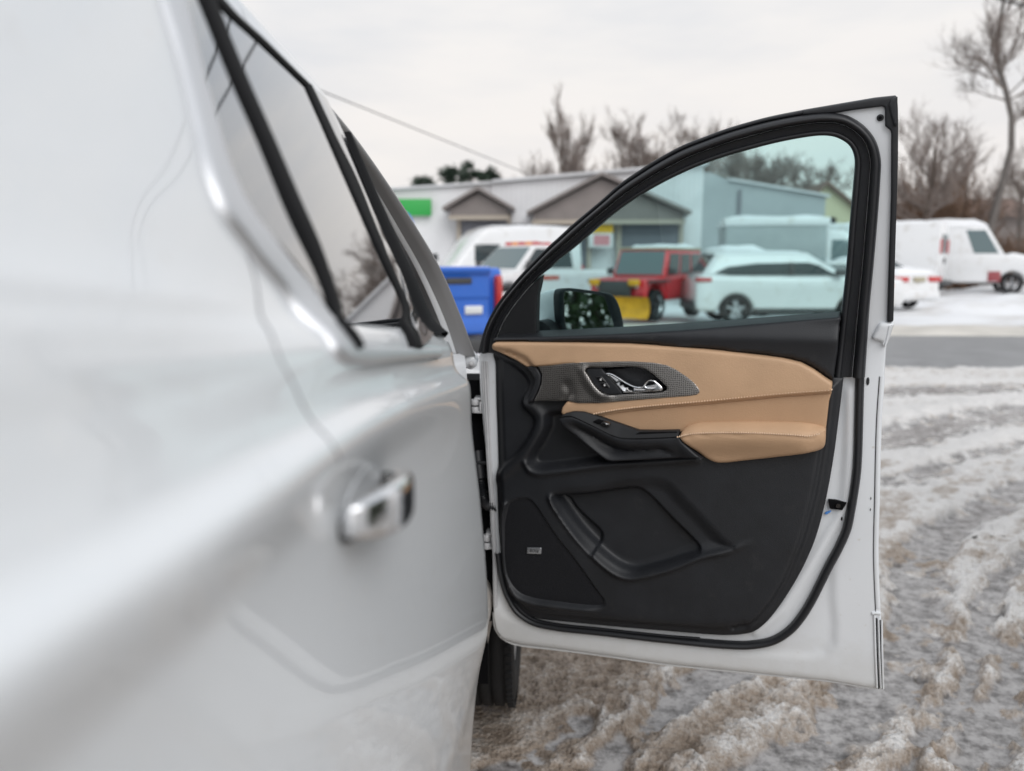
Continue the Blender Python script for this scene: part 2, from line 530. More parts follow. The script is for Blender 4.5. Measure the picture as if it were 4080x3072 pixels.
mat('satin_chrome', (0.72, 0.73, 0.75), 0.5, metal=1.0)
mat('hinge_steel', (0.55, 0.555, 0.57), 0.42, coat=0.3, var=(30, 0.10))
mat('badge_silver', (0.55, 0.57, 0.60), 0.35, metal=0.9)
mat('badge_ink', (0.01, 0.01, 0.012), 0.5)
mat('icon_white', (0.8, 0.8, 0.8), 0.5)
mat('blue_mark', (0.07, 0.24, 0.62), 0.5)
mat('rust', (0.22, 0.09, 0.04), 0.9, var=(60, 0.4))
mat('tyre', (0.013, 0.013, 0.014), 0.8, bump=(90, 0.3, 0.004), var=(20, 0.3))
mat('seam_grey', (0.26, 0.26, 0.27), 0.6)
mat('dark_void', (0.006, 0.006, 0.007), 0.9, spec=0.1)
mat('privacy_glass', (0.012, 0.014, 0.016), 0.015, spec=0.5, ior=2.6, coat=1.0)
mat('mirror_glass', (0.80, 0.84, 0.83), 0.0, metal=1.0)
glass_mat('door_glass', (0.80, 0.94, 0.94))

# ================================================================== the white SUV in the foreground
suv = thing('white_suv', 'white family SUV in the foreground with its front passenger door wide open', 'car', (-1.0, 1.0, 0.0))

# ---- body side surface: X as a function of Y (along the car) and z
_cy = [-2.0, 0.05, 0.19, 0.28, 0.49, 0.69, 1.15, 1.6, 2.3, 3.4]
_cz = [1.27, 1.248, 1.245, 1.24, 1.234, 1.22, 1.173, 1.14, 1.10, 1.04]
_ps = [-0.95, -0.90, -0.85, -0.80, -0.54, -0.43, -0.38, -0.31, -0.17, -0.065, -0.010, 0.0, 0.010, 0.020, 0.045, 0.06, 0.078, 0.15, 0.22, 0.30, 0.37, 0.41, 0.43, 0.445, 0.455, 0.462, 0.467, 0.47]
_px = [-0.30, -0.20, -0.165, -0.145, -0.129, -0.117, -0.106, -0.105, -0.115, -0.126, -0.128, -0.131, -0.143, -0.149, -0.154, -0.162, -0.182, -0.2142, -0.2458, -0.2815, -0.313, -0.337, -0.364, -0.41, -0.50, -0.65, -0.85, -1.05]
_cs = smooth_curve(np.stack([_cy, _cz], 1), n=800)
_fs = smooth_curve(np.stack([_ps, _px], 1), n=2400)
def crease(Y):
    return np.interp(Y, _cs[:, 0], _cs[:, 1])
def side_x(Y, z):
    Y = np.asarray(Y, float); z = np.asarray(z, float); s = z - crease(Y)
    b = sstep(s, 0.03, 0.085)                    # above the belt the section follows a straight line, so the glass is flat
    s = s * (1 - b) + (z - (1.235 - 0.092 * (Y - 0.48))) * b
    k = 1 - 0.95 * sstep(Y, 0.55, 1.12)          # the hollow under the crease fades towards the front
    q = (1 - sstep(Y, 0.34, 0.56)) * np.interp(s, [0.0, 0.02, 0.045, 0.06, 0.078, 0.10, 0.15], [0, 0, -0.006, -0.005, 0.007, 0.004, 0])
    return q + np.interp(s, _fs[:, 0], _fs[:, 1]) - 0.0085 * k * sstep(-s, 0.0, 0.045) * np.exp(-(np.clip(-s - 0.045, 0, 1) / 0.19) ** 2)
def side_M(uv, d):
    uv = np.asarray(uv, float)
    Y, z = uv[:, 0], uv[:, 1]
    e = 0.004
    x = side_x(Y, z)
    dz = (side_x(Y, z + e) - side_x(Y, z - e)) / (2 * e)
    n = np.stack([np.ones_like(dz), np.zeros_like(dz), -dz], 1)
    n /= np.linalg.norm(n, axis=1)[:, None]
    return np.stack([x, Y, z], 1) + n * np.asarray(d)[:, None]
def side_hit(pts):
    """pixels -> (Y, z) on the body side"""
    out = []
    for px, py in pts:
        r = ray(px, py)
        ts = np.linspace(0.08, 2.6, 900)
        P = CAM + ts[:, None] * r
        g = P[:, 0] - side_x(P[:, 1], P[:, 2])
        k = np.where(g < 0)[0]
        if len(k) == 0:
            i = np.argmin(g); t = ts[i]
        else:
            i = k[0]; a, b = ts[max(i - 1, 0)], ts[i]
            for _ in range(30):
                c = (a + b) / 2; q = CAM + c * r
                if q[0] - side_x(q[1], q[2]) < 0: b = c
                else: a = c
            t = (a + b) / 2
        q = CAM + t * r
        out.append((q[1], q[2]))
    return np.array(out)

YB = 1.15
def body_grid(name, y0, y1, ny, prof, mname, parent, turn=True):
    """lofted body side between two stations; prof is a list of (X, s)"""
    p = smooth_curve(np.array(prof), n=2400)
    kk = np.concatenate([np.interp(np.linspace(-0.93, -0.14, 40), p[:, 1], np.arange(2400)), np.interp(np.concatenate([np.linspace(-0.135, -0.012, 32), np.linspace(-0.010, 0.024, 24), np.linspace(0.027, 0.11, 24), np.linspace(0.12, 0.36, 30)]), p[:, 1], np.arange(2400)), np.linspace(np.interp(0.365, p[:, 1], np.arange(2400)), 2399, 40)])
    p = np.stack([np.interp(kk, np.arange(2400), p[:, q_]) for q_ in (0, 1)], 1)
    ys = np.linspace(y0, y1, ny)
    V = []
    for y in ys:
        zz = p[:, 1] + crease(y)
        V += [(x, y, z) for x, z in zip(np.where(p[:, 1] < 0.36, side_x(np.full(len(zz), y), zz), p[:, 0]), zz)]
    n = len(p); rows = ny
    if turn:                                    # the shut edge turns inwards
        for k, dx in ((0.006, 0.004), (0.010, 0.012), (0.010, 0.10)):
            V += [(x - dx, y1 + k, s + crease(y1)) for x, s in p]; rows += 1
    f = [(i * n + j, i * n + j + 1, (i + 1) * n + j + 1, (i + 1) * n + j) for i in range(rows - 1) for j in range(n - 1)]
    return mk(name, V, f, mname, parent)
seam = side_hit([(985, 1010), (1020, 1130), (1060, 1300), (1110, 1420), (1180, 1560), (1260, 1700), (1330, 1785), (1352, 1830)])
PROF = list(zip(_px, _ps))
body = body_grid('body', -2.0, YB, 150, PROF, 'white_paint', suv)
prop(body, label='white painted body side with rear door and quarter panel')
sc_ = smooth_curve(seam, step=0.006)
ribbon('door_seam', sc_, side_M, 'seam_grey', body, 0.0016, 0.0006, 0.0003)

def strip(name, left, right, m, parent, off, n=120, bulge=0.003, **k):
    a = smooth_curve(side_hit(left), n=n); b = smooth_curve(side_hit(right), n=n)
    cs = []
    for t, h in ((0, -0.004), (0.02, 0.6), (0.15, 0.9), (0.5, 1.0), (0.85, 0.9), (0.98, 0.6), (1, -0.004)):
        cs.append((a * (1 - t) + b * t, off * 0.5 + bulge * h if h > 0 else -0.004))
    return loft(name, cs, side_M, m, parent, n=n, **k)
rear_door = strip('window_trim', [(632, -10), (702, 225), (770, 500), (815, 690), (870, 830), (905, 890), (960, 960), (1020, 1040), (1130, 1170), (1230, 1290), (1330, 1415), (1400, 1452), (1450, 1458), (1600, 1440), (1742, 1425)],
                  [(720, -10), (775, 225), (845, 480), (905, 680), (960, 800), (1010, 880), (1060, 940), (1150, 1060), (1250, 1180), (1340, 1300), (1400, 1368), (1440, 1385), (1520, 1390), (1640, 1392), (1742, 1393)], 'satin_chrome', suv, 0.006)
prop(rear_door, label='bright trim strip along the rear window')
_gy, _gs = np.meshgrid(np.linspace(0.45, 1.05, 20), np.linspace(0.11, 0.34, 20))
_gz = (1.235 - 0.092 * (_gy - 0.48)) + _gs
_A = np.stack([np.ones(400), _gy.ravel(), _gz.ravel()], 1)
_gc = np.linalg.lstsq(_A, side_x(_gy.ravel(), _gz.ravel()), rcond=None)[0]
def glass_M(uv, d):
    uv = np.asarray(uv, float)
    n = np.array((1.0, -_gc[1], -_gc[2])); n /= np.linalg.norm(n)
    return np.stack([_gc[0] + _gc[1] * uv[:, 0] + _gc[2] * uv[:, 1], uv[:, 0], uv[:, 1]], 1) + (np.asarray(d) + 0.002)[:, None] * n
qg = smooth_curve(side_hit([(712, -30), (768, -30), (895, 300), (1010, 560), (1120, 820), (1230, 1080), (1300, 1250), (1350, 1330), (1300, 1260), (1200, 1120), (1100, 990), (1000, 870), (940, 770), (880, 620), (820, 410)]), step=0.004, closed=True)
pad('quarter_window', qg, glass_M, -0.002, 0.0025, 0.001, 'privacy_glass', suv, res=0.02, steps=2).data.shade_flat()
wg = smooth_curve(side_hit([(835, 20), (1000, 170), (1195, 355), (1290, 560), (1400, 800), (1500, 1010), (1590, 1220), (1655, 1385), (1560, 1392), (1410, 1388), (1365, 1320), (1270, 1060), (1170, 820), (1055, 560), (940, 300), (850, 90)]), step=0.004, closed=True)
pad('rear_door_window', wg, glass_M, -0.002, 0.003, 0.001, 'privacy_glass', suv, res=0.02, steps=2).data.shade_flat()
strip('window_divider', [(768, -20), (895, 300), (1010, 560), (1120, 820), (1230, 1080), (1300, 1250), (1345, 1335), (1395, 1405)],
      [(818, -20), (948, 300), (1063, 560), (1175, 820), (1275, 1060), (1330, 1230), (1372, 1320), (1420, 1395)], 'black_matte', suv, 0.010, bulge=0.004)
strip('window_molding', [(800, -20), (880, 60), (1000, 165), (1120, 275), (1210, 360)], [(830, -40), (915, 60), (1030, 165), (1140, 272), (1222, 350)], 'black_matte', suv, 0.010, bulge=0.003)
strip('pillar_molding', [(1200, 350), (1290, 560), (1360, 720), (1450, 920), (1522, 1081), (1580, 1220), (1618, 1351), (1630, 1392)],
      [(1222, 345), (1325, 560), (1405, 720), (1485, 920), (1549, 1081), (1610, 1220), (1648, 1351), (1664, 1392)], 'black_matte', suv, 0.010, bulge=0.003)
# glossy black pillar cover from the molding to the shut edge
bz = np.linspace(1.222, 1.575, 40)
lb = smooth_curve(side_hit([(1664, 1392), (1610, 1220), (1549, 1081), (1485, 920), (1405, 720), (1325, 560), (1222, 345)]), n=40)
rb = np.stack([np.full(40, YB - 0.085), np.linspace(lb[0][1], lb[-1][1], 40)], 1)
rb[:, 0] = np.maximum(rb[:, 0] + 0.05 * np.linspace(0.0, 1.0, 40) ** 2.2, lb[:, 0] + 0.01)
loft('pillar_cover', [(lb, 0.0045), (lb * 0.5 + rb * 0.5, 0.005), (rb, 0.0045)], side_M, 'black_gloss', suv, n=40)
re_ = np.stack([np.full(40, YB + 0.006), np.linspace(lb[0][1] - 0.012, lb[-1][1], 40)], 1)
rb2 = rb.copy(); rb2[:, 1] = np.linspace(lb[0][1] - 0.004, lb[-1][1], 40)
rb2[:, 0] += (YB - 0.012 - rb2[:, 0]) * np.linspace(0.0, 1.0, 40) ** 2.2
loft('shut_edge_seal', [(c_[:35], h_) for c_, h_ in [(rb2, 0.003), (rb2 * 0.8 + re_ * 0.2, 0.009), (rb2 * 0.5 + re_ * 0.5, 0.011), (rb2 * 0.15 + re_ * 0.85, 0.009), (re_, 0.004), (re_, -0.03)]], side_M, 'black_matte', suv, n=36)

# ---- rear door handle: cup, bar and lock cap
hc = side_hit([(1452, 2012)])[0]
th = np.linspace(0, 2 * math.pi, 40, endpoint=False)
cup = np.stack([hc[0] + 0.055 * np.cos(th), hc[1] + 0.026 * np.sin(th)], 1)
pad('handle_cup', cup, side_M, -0.002, 0.0012, 0.001, 'inner_paint', body, res=0.02, steps=2, hfun=lambda q: -0.018 * (1 - np.clip(((q[:, 0] - hc[0]) / 0.055) ** 2 + ((q[:, 1] - hc[1]) / 0.026) ** 2, 0, 1)))
def handle():
    V = []; n = 20; N = 30
    for i in range(N):
        t = i / (N - 1)
        y = hc[0] - 0.070 + 0.135 * t
        out = 0.008 + 0.017 * math.sin(math.pi * min(max(t, 0.0), 1.0)) ** 0.55
        rz = 0.0165 * (0.55 + 0.45 * math.sin(math.pi * t) ** 0.5); rx = 0.0080 * (0.55 + 0.45 * math.sin(math.pi * t) ** 0.5)
        z = hc[1] + 0.004 - 0.012 * (t - .5)
        x = float(side_x(y, z)) + out
        for k in range(n):
            a = 2 * math.pi * k / n
            ca, sa = math.cos(a), math.sin(a)
            V.append((x + rx * math.copysign(abs(ca) ** .5, ca), y, z + rz * math.copysign(abs(sa) ** .5, sa)))
    f = [(i * n + k, i * n + (k + 1) % n, (i + 1) * n + (k + 1) % n, (i + 1) * n + k) for i in range(N - 1) for k in range(n)]
    f += [tuple(range(n))[::-1], tuple((N - 1) * n + k for k in range(n))]
    h = mk('door_handle', V, f, 'chrome', body)
    for yy in (hc[0] - 0.062, hc[0] + 0.058):
        x = float(side_x(yy, hc[1]))
        MB().box((x - 0.006, yy - 0.006, hc[1] - 0.005), (x + 0.010, yy + 0.006, hc[1] + 0.009)).build('handle_mount', 'black_gloss', body, bevel=0.004)
handle()

# ---- A-pillar and roof rail beyond the open doorway
def pcurve(pts, Ys, dy=0.0, n=60):
    P = np.array([at_Y(a, b, y + dy) for (a, b), y in zip(pts, Ys)])
    return smooth_curve(P, n=n)
AY = [1.16, 1.40, 1.62, 1.80, 1.95, 2.05, 2.12]
a0 = pcurve([(1250, 362), (1405, 545), (1533, 722), (1652, 902), (1757, 1082), (1835, 1265), (1893, 1420)], AY)
a1 = pcurve([(1238, 385), (1372, 556), (1485, 735), (1592, 915), (1690, 1090), (1775, 1280), (1822, 1420)], AY, -0.012)
a1b = pcurve([(1234, 388), (1362, 560), (1468, 740), (1572, 920), (1667, 1093), (1752, 1285), (1797, 1420)], AY, -0.022)
a2 = pcurve([(1222, 382), (1335, 562), (1428, 742), (1520, 922), (1610, 1094), (1695, 1290), (1742, 1420)], AY, 0.02)
a3 = pcurve([(1214, 378), (1315, 562), (1398, 742), (1483, 922), (1566, 1094), (1648, 1290), (1700, 1420)], AY, 0.015)
a4 = pcurve([(1190, 378), (1270, 562), (1340, 742), (1410, 922), (1490, 1094), (1570, 1290), (1620, 1420)], AY, 0.10)
def loft3(name, rows, m, parent, **k):
    n = len(rows[0]); v = np.vstack(rows)
    f = [(i * n + j, i * n + j + 1, (i + 1) * n + j + 1, (i + 1) * n + j) for i in range(len(rows) - 1) for j in range(n - 1)]
    return mk(name, v, f, m, parent, **k)
back = a0 + np.array((-0.05, 0.10, 0.03))
ap = loft3('front_pillar', [back, a0 * 0.97 + a1 * 0.03 + np.array((0.0, 0.012, 0.004)), a0, a0 * 0.5 + a1 * 0.5 + np.array((0, -0.004, 0)), a1], 'jamb_shaded', suv)
loft3('pillar_flange', [a1, a1 * .5 + a1b * .5 + np.array((0, -0.006, 0)), a1b], 'inner_paint', ap)
loft3('pillar_jamb', [a1b, a1b * .5 + a2 * .5, a2], 'jamb_shaded', ap)
mir_x = lambda c: c * np.array((-1, 1, 1)) + np.array((-2.16, 0, 0))
loft3('far_pillar', [mir_x(back), mir_x(a0), mir_x(a1), mir_x(a2)], 'jamb_shaded', suv)
ws_mid = (back + mir_x(back)) / 2 + np.array((0, 0.06, 0.04))
loft3('windscreen', [back, back * .5 + ws_mid * .5 + np.array((0, 0.03, 0.01)), ws_mid, mir_x(back) * .5 + ws_mid * .5 + np.array((0, 0.03, 0.01)), mir_x(back)], 'windscreen_glass', suv)
loft3('doorway_seal', [a2, a2 * .7 + a3 * .3 + np.array((0.006, -0.016, 0)), a2 * .3 + a3 * .7 + np.array((0.006, -0.018, 0)), a3, a4], 'black_matte', suv)
# fender tip, bracket and bolt at the foot of the pillar
def flat(name, pts, Y, thick, m, parent, bevel=0.004, tilt=0.0):
    P = [at_Y(a, b, Y + tilt * i) for i, (a, b) in enumerate(pts)]
    P = np.array(P); n = len(P)
    V = np.vstack([P, P + np.array((-0.01, thick, 0))])
    f = [tuple(range(n)), tuple(range(n, 2 * n))[::-1]] + [(i, (i + 1) % n, n + (i + 1) % n, n + i) for i in range(n)]
    mb = MB(); mb.v = [tuple(p) for p in V]; mb.f = f
    return mb.build(name, m, parent, bevel=bevel)
flat('fender_tip', [(1836, 1335), (1843, 1340), (1880, 1388), (1908, 1425), (1905, 1445), (1884, 1420), (1856, 1405), (1850, 1400)], 2.13, 0.06, 'white_paint', suv, 0.003)
br = flat('hinge_bracket', [(1852, 1418), (1862, 1412), (1888, 1420), (1906, 1440), (1900, 1462), (1880, 1474), (1862, 1466), (1856, 1450)], 2.12, 0.012, 'inner_paint', suv, 0.003)
bc = at_Y(1880, 1448, 2.115)
MB().tube([bc, bc + np.array((0, -0.010, 0))], 0.008, 16).tube([bc + np.array((0, -0.010, 0)), bc + np.array((0, -0.015, 0))], 0.0045, 12).build('bolt', 'hinge_steel', suv, bevel=0.001)
# cowl shoulder between pillar foot and rear door edge
cw = [pcurve([(1700, 1415), (1760, 1415), (1800, 1412), (1850, 1408)], [2.0, 2.05, 2.08, 2.12], n=20), pcurve([(1700, 1480), (1770, 1480), (1815, 1475), (1858, 1465)], [1.9, 1.95, 2.0, 2.06], n=20), pcurve([(1700, 1580), (1780, 1570), (1825, 1560), (1862, 1540)], [1.9, 1.95, 2.0, 2.06], n=20)]
loft3('cowl_panel', cw, 'inner_paint', suv)

# ---- dark doorway interior, roof, floor, far side so that nothing shows through
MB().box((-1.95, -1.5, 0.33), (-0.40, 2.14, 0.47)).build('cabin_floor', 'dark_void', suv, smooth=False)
# cabin seen through the doorway: dashboard, seats, windscreen, far side
MB().prism([(1.62, 0.92), (1.70, 1.02), (1.95, 1.08), (2.14, 1.05), (2.14, 0.5), (1.86, 0.5), (1.70, 0.74)], lambda a, b, d: (d, a, b), -1.88, -0.30).build('dashboard', 'black_trim', suv, bevel=0.03)
for xs in (-0.86, -1.52):
    st_ = MB().prism([(0.98, 0.48), (1.52, 0.50), (1.54, 0.62), (1.44, 0.68), (1.10, 0.63), (0.98, 0.62)], lambda a, b, d: (d, a, b), xs - 0.25, xs + 0.25).build('front_seat', 'black_soft', suv, bevel=0.05, seg=3)
    MB().prism([(0.94, 0.60), (1.10, 0.62), (1.00, 1.00), (0.90, 1.22), (0.80, 1.24), (0.78, 1.16), (0.86, 0.90)], lambda a, b, d: (d, a, b), xs - 0.24, xs + 0.24).build('seat_back', 'black_soft', st_, bevel=0.05, seg=3)
    MB().box((xs - 0.13, 0.78, 1.27), (xs + 0.13, 0.88, 1.43)).build('headrest', 'black_soft', st_, bevel=0.04, seg=3)
MB().box((-1.98, -1.5, 0.34), (-1.93, 2.2, 1.10)).build('far_door_side', 'inner_paint', suv, bevel=0.01)
MB().box((-1.9, 2.15, 0.36), (-0.178, 2.28, 1.03)).build('hinge_pillar', 'dark_void', suv, smooth=False)  # white body pillar coloured black, standing in for the shade of the gap
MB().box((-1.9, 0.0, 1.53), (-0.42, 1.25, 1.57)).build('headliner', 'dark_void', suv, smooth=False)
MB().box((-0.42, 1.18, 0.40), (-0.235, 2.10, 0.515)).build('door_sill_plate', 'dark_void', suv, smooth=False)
roofv = []
for i, y in enumerate(np.linspace(-2.0, 1.2, 12)):
    for j, x in enumerate(np.linspace(-0.9, -1.75, 9)):
        roofv.append((x, y, crease(min(y, 1.15)) + 0.468 - 0.010 * ((x + 1.05) / 0.5) ** 2))
mk('roof', roofv, [(i * 9 + j, i * 9 + j + 1, (i + 1) * 9 + j + 1, (i + 1) * 9 + j) for i in range(11) for j in range(8)], 'white_paint', suv)
# rocker sill under the open door
rk = [(-0.40, 0.50), (-0.25, 0.505), (-0.205, 0.49), (-0.185, 0.455), (-0.182, 0.41), (-0.20, 0.355), (-0.26, 0.325), (-0.45, 0.31)]
rk = smooth_curve(np.array(rk), n=30)
V = [(x, y, z) for y in (1.17, 1.5, 1.8, 2.12, 2.2) for x, z in rk]
mk('rocker_sill', V, [(i * 30 + j, i * 30 + j + 1, (i + 1) * 30 + j + 1, (i + 1) * 30 + j) for i in range(4) for j in range(29)], 'white_paint', suv)
# underbody
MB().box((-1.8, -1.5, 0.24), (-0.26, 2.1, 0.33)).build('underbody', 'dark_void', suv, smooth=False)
# ---- front fender with wheel arch
WC = (2.63, 0.255)
arc = [(WC[0] + 0.42 * math.cos(a), WC[1] + 0.42 * math.sin(a)) for a in np.linspace(math.pi * 1.06, -0.06 * math.pi, 40)]
fpoly = [(2.20, 1.02), (2.19, 0.7), (2.19, 0.36), (2.195, 0.25), (2.205, 0.19)] + arc + [(3.25, 0.25), (3.3, 0.7), (3.2, 0.98), (2.8, 1.03)]
fpoly = resample(np.array(fpoly + fpoly[:1]), 160)[:-1]
def fend_M(uv, d):
    uv = np.asarray(uv, float)
    x = np.interp(uv[:, 1], [0.19, 0.34, 0.5, 0.7, 0.9, 0.97, 1.02], [-0.215, -0.188, -0.155, -0.14, -0.15, -0.18, -0.30]) - 0.10 * np.clip(uv[:, 0] - 2.7, 0, 1) ** 2
    return np.stack([x + np.asarray(d), uv[:, 0], uv[:, 1]], 1)
fen = pad('front_fender', fpoly, fend_M, -0.02, 0.0, 0.006, 'white_paint', suv, res=0.03)
MB().tube([fend_M(np.array([[2.232, 0.375]]), [0.001])[0], fend_M(np.array([[2.238, 0.360]]), [0.001])[0]], 0.007, 8).build('rust_spot', 'rust', suv)
hv = []
for i, y in enumerate(np.linspace(2.22, 3.35, 8)):
    for j, x in enumerate(np.linspace(-0.29, -1.75, 12)):
        hv.append((x, y, 1.03 + 0.06 * math.sin(math.pi * j / 11) - 0.10 * ((y - 2.2) / 1.15) ** 2))
mk('hood', hv, [(i * 12 + j, i * 12 + j + 1, (i + 1) * 12 + j + 1, (i + 1) * 12 + j) for i in range(7) for j in range(11)], 'white_paint', suv)
lv = []
for k in range(25):
    a = math.pi * 1.08 - k / 24 * math.pi * 1.16
    for x in (-0.20, -0.62):
        lv.append((x, WC[0] + 0.44 * math.cos(a), WC[1] + 0.44 * math.sin(a)))
mk('wheel_arch_liner', lv, [(2 * k, 2 * k + 1, 2 * k + 3, 2 * k + 2) for k in range(24)], 'dark_void', suv)
# ---- front wheel
def lathe(name, prof, c, m, parent, n=48, axis='x', world=True):
    """prof: list of (offset along axis, radius)"""
    V = []
    for o_, r_ in prof:
        for k in range(n):
            a = 2 * math.pi * k / n
            if axis == 'x': V.append((c[0] + o_, c[1] + r_ * math.cos(a), c[2] + r_ * math.sin(a)))
            else: V.append((c[0] + r_ * math.cos(a), c[1] + o_, c[2] + r_ * math.sin(a)))
    f = [(i * n + k, i * n + (k + 1) % n, (i + 1) * n + (k + 1) % n, (i + 1) * n + k) for i in range(len(prof) - 1) for k in range(n)]
    return mk(name, V, f, m, parent, world=world)
wx = -0.135
tp = [(-0.245, 0.24), (-0.25, 0.30), (-0.245, 0.345), (-0.225, 0.360)]
for g in range(5):                               # tread with grooves
    o = -0.215 + g * 0.038
    tp += [(o, 0.364), (o + 0.026, 0.365), (o + 0.028, 0.355), (o + 0.036, 0.355)]
tp += [(-0.02, 0.360), (-0.004, 0.345), (0.002, 0.31), (0.0, 0.27), (-0.008, 0.245), (-0.02, 0.24)]
ty = lathe('tyre', tp, (wx, WC[0], WC[1]), 'tyre', suv, 72)
mbt = MB()
for k in range(72):
    a = 2 * math.pi * k / 72
    c0 = np.array((wx, WC[0] + 0.362 * math.cos(a), WC[1] + 0.362 * math.sin(a)))
    tn = np.array((0, -math.sin(a), math.cos(a))); rn = np.array((0, math.cos(a), math.sin(a)))
    for xo, w_ in ((-0.012, 0.02), (-0.19, 0.03)):
        q = [c0 + np.array((xo + sx_ * w_ / 2, 0, 0)) + tn * (0.008 * st) + rn * rr for rr in (-0.01, 0.006) for sx_, st in ((-1, -1), (1, -1), (1, 1), (-1, 1))]
        mbt.add(q, [(4, 5, 6, 7), (0, 1, 5, 4), (1, 2, 6, 5), (2, 3, 7, 6), (3, 0, 4, 7)])
mbt.build('tread_blocks', 'tyre', ty, kind='stuff')
lathe('rim', [(-0.02, 0.245), (-0.012, 0.243), (-0.02, 0.225), (-0.06, 0.21), (-0.07, 0.08), (-0.03, 0.05), (-0.03, 0.0)], (wx, WC[0], WC[1]), 'satin_chrome', suv, 48)

# ================================================================== the open front door
PH = at_depth(1960, 1900, 2.15); PR = at_depth(3530, 1900, 1.80)
Uv = (PR - PH) * np.array((1, 1, 0)); Uv /= np.linalg.norm(Uv)
Nv = np.array((Uv[1], -Uv[0], 0.0))
if Nv @ (CAM - PH) < 0: Nv = -Nv
Zv = np.array((0, 0, 1.0))
BELT, TILT = 1.15, rad(12)
_w = np.linspace(0.0, 2.2, 441)
_th = TILT * sstep(_w, BELT - 0.05, BELT + 0.05)
_dw = _w[1] - _w[0]
_zz = np.concatenate([[0], np.cumsum(np.cos(_th[:-1]) * _dw)]); _nn = np.concatenate([[0], np.cumsum(np.sin(_th[:-1]) * _dw)])
O0 = PH * np.array((1, 1, 0))
def door_M(uv, d):
    uv = np.asarray(uv, float); d = np.asarray(d, float)
    z = np.interp(uv[:, 1], _w, _zz); nn = np.interp(uv[:, 1], _w, _nn); t = np.interp(uv[:, 1], _w, _th)
    return O0 + uv[:, :1] * Uv + (nn + d * np.cos(t))[:, None] * Nv + (z - d * np.sin(t))[:, None] * Zv
def dp(pts, d=0.0):
    """pixels -> (u, w) on the door surface raised by d"""
    out = []
    for px, py in pts:
        r = ray(px, py); wq = 1.0; u = 0
        for _ in range(12):
            t = np.interp(wq, _w, _th)
            n = np.cos(t) * Nv - np.sin(t) * Zv
            v = np.cos(t) * Zv + np.sin(t) * Nv
            P0 = door_M(np.array([[0.0, wq]]), np.array([d]))[0]
            k = ((P0 - CAM) @ n) / (r @ n)
            Q = CAM + r * k - P0
            u = Q @ Uv; wq = min(max(wq + Q @ v, 0.0), 2.19)
        out.append((u, wq))
    return np.array(out)
def dsm(pts, d=0.0, step=0.006, closed=False):
    return smooth_curve(dp(pts, d), step=step, closed=closed)
def dpoly(pts, d=0.0, step=0.006):
    """straight-sided closed polygon with dense points and slightly eased corners"""
    p = dp(pts, d); p = np.vstack([p, p[:1]])
    return resample(p, max(8, int(np.linalg.norm(np.diff(p, axis=0), axis=1).sum() / step)))[:-1]

OUT = [(1904, 1406), (1917, 1352), (1933, 1301), (1958, 1247), (1987, 1200), (2024, 1153), (2067, 1102), (2118, 1048), (2175, 990), (2230, 940), (2273, 900), (2400, 793), (2465, 735), (2545, 679), (2617, 634), (2711, 583), (2798, 549), (2888, 516), (2979, 489), (3069, 466), (3200, 440)]
BOUT = [(1926, 1406), (1938, 1340), (1952, 1295), (1975, 1248), (2003, 1202), (2040, 1156), (2083, 1106), (2133, 1053), (2190, 996), (2245, 946), (2290, 905), (2408, 805), (2473, 749), (2553, 694), (2625, 649), (2718, 599), (2803, 565), (2893, 532), (2984, 505), (3075, 482), (3200, 459)]
BIN = [(3298, 450), (3366, 457), (3407, 475), (3448, 505), (3483, 548), (3502, 594), (3511, 648), (3509, 700), (3503, 798), (3482, 1050), (3466, 1218), (3455, 1378), (3447, 1502)]
INN = [(1972, 1406), (1978, 1346), (1984, 1328), (2004, 1283), (2033, 1236), (2069, 1189), (2112, 1139), (2150, 1100), (2183, 1076), (2215, 1045), (2270, 1001), (2331, 951), (2389, 900), (2451, 849), (2552, 780), (2653, 723), (2762, 672), (2870, 632), (2979, 600), (3087, 572), (3200, 550), (3271, 542), (3320, 546), (3353, 559), (3380, 578), (3396, 602), (3404, 632), (3405, 662), (3401, 716), (3386, 882), (3369, 1092), (3348, 1277), (3333, 1400), (3321, 1504)]
SILL = [(2136, 1343), (2300, 1338), (2500, 1331), (2700, 1321), (2900, 1308), (3100, 1294), (3250, 1283), (3350, 1275)]

TR = [(1953, 1400), (1956, 1500), (1958, 1600), (1962, 1700), (1967, 1850), (1969, 1950), (1971, 2000), (1976, 2120), (1983, 2200), (1992, 2270), (2003, 2330), (2018, 2378), (2043, 2420), (2083, 2458), (2140, 2477), (2212, 2486), (2400, 2505), (2650, 2527), (2880, 2544), (2950, 2541), (3000, 2530), (3051, 2492), (3113, 2414), (3180, 2306), (3218, 2230), (3250, 2150), (3290, 2000), (3322, 1824), (3341, 1680), (3352, 1590), (3361, 1509)]
trim_zone = np.vstack([dp(TR, 0.03), dp([(3321, 1508), (3335, 1380), (2500, 1385), (2000, 1365)], 0.03)])
# white inner shell of the door with the window opening
right_edge = [(3570, 388), (3571, 600), (3560, 1000), (3545, 1280), (3530, 1400), (3524, 1502), (3512, 1680), (3504, 1992), (3499, 2200), (3502, 2318), (3508, 2423), (3519, 2540), (3521, 2747)]
bottom_edge = [(3495, 2749), (3449, 2743), (3312, 2720), (3000, 2688), (2650, 2652), (2392, 2616), (2212, 2592), (2074, 2576), (2045, 2569), (2005, 2547), (1977, 2515), (1966, 2460), (1964, 2402), (1966, 2363), (1960, 2200), (1953, 2120), (1949, 1997), (1937, 1875), (1922, 1713), (1910, 1550), (1906, 1410)]
shell_px = [(a + 6, b + 8) for a, b in OUT] + [(3353, 418), (3488, 395)] + right_edge + bottom_edge
hole_px = [(2110, 1362), (2115, 1150)] + [(a + (14 if a > 3300 else -8), b - (16 if a < 3390 else 0)) for a, b in INN[7:32]] + [(3352, 1300)]
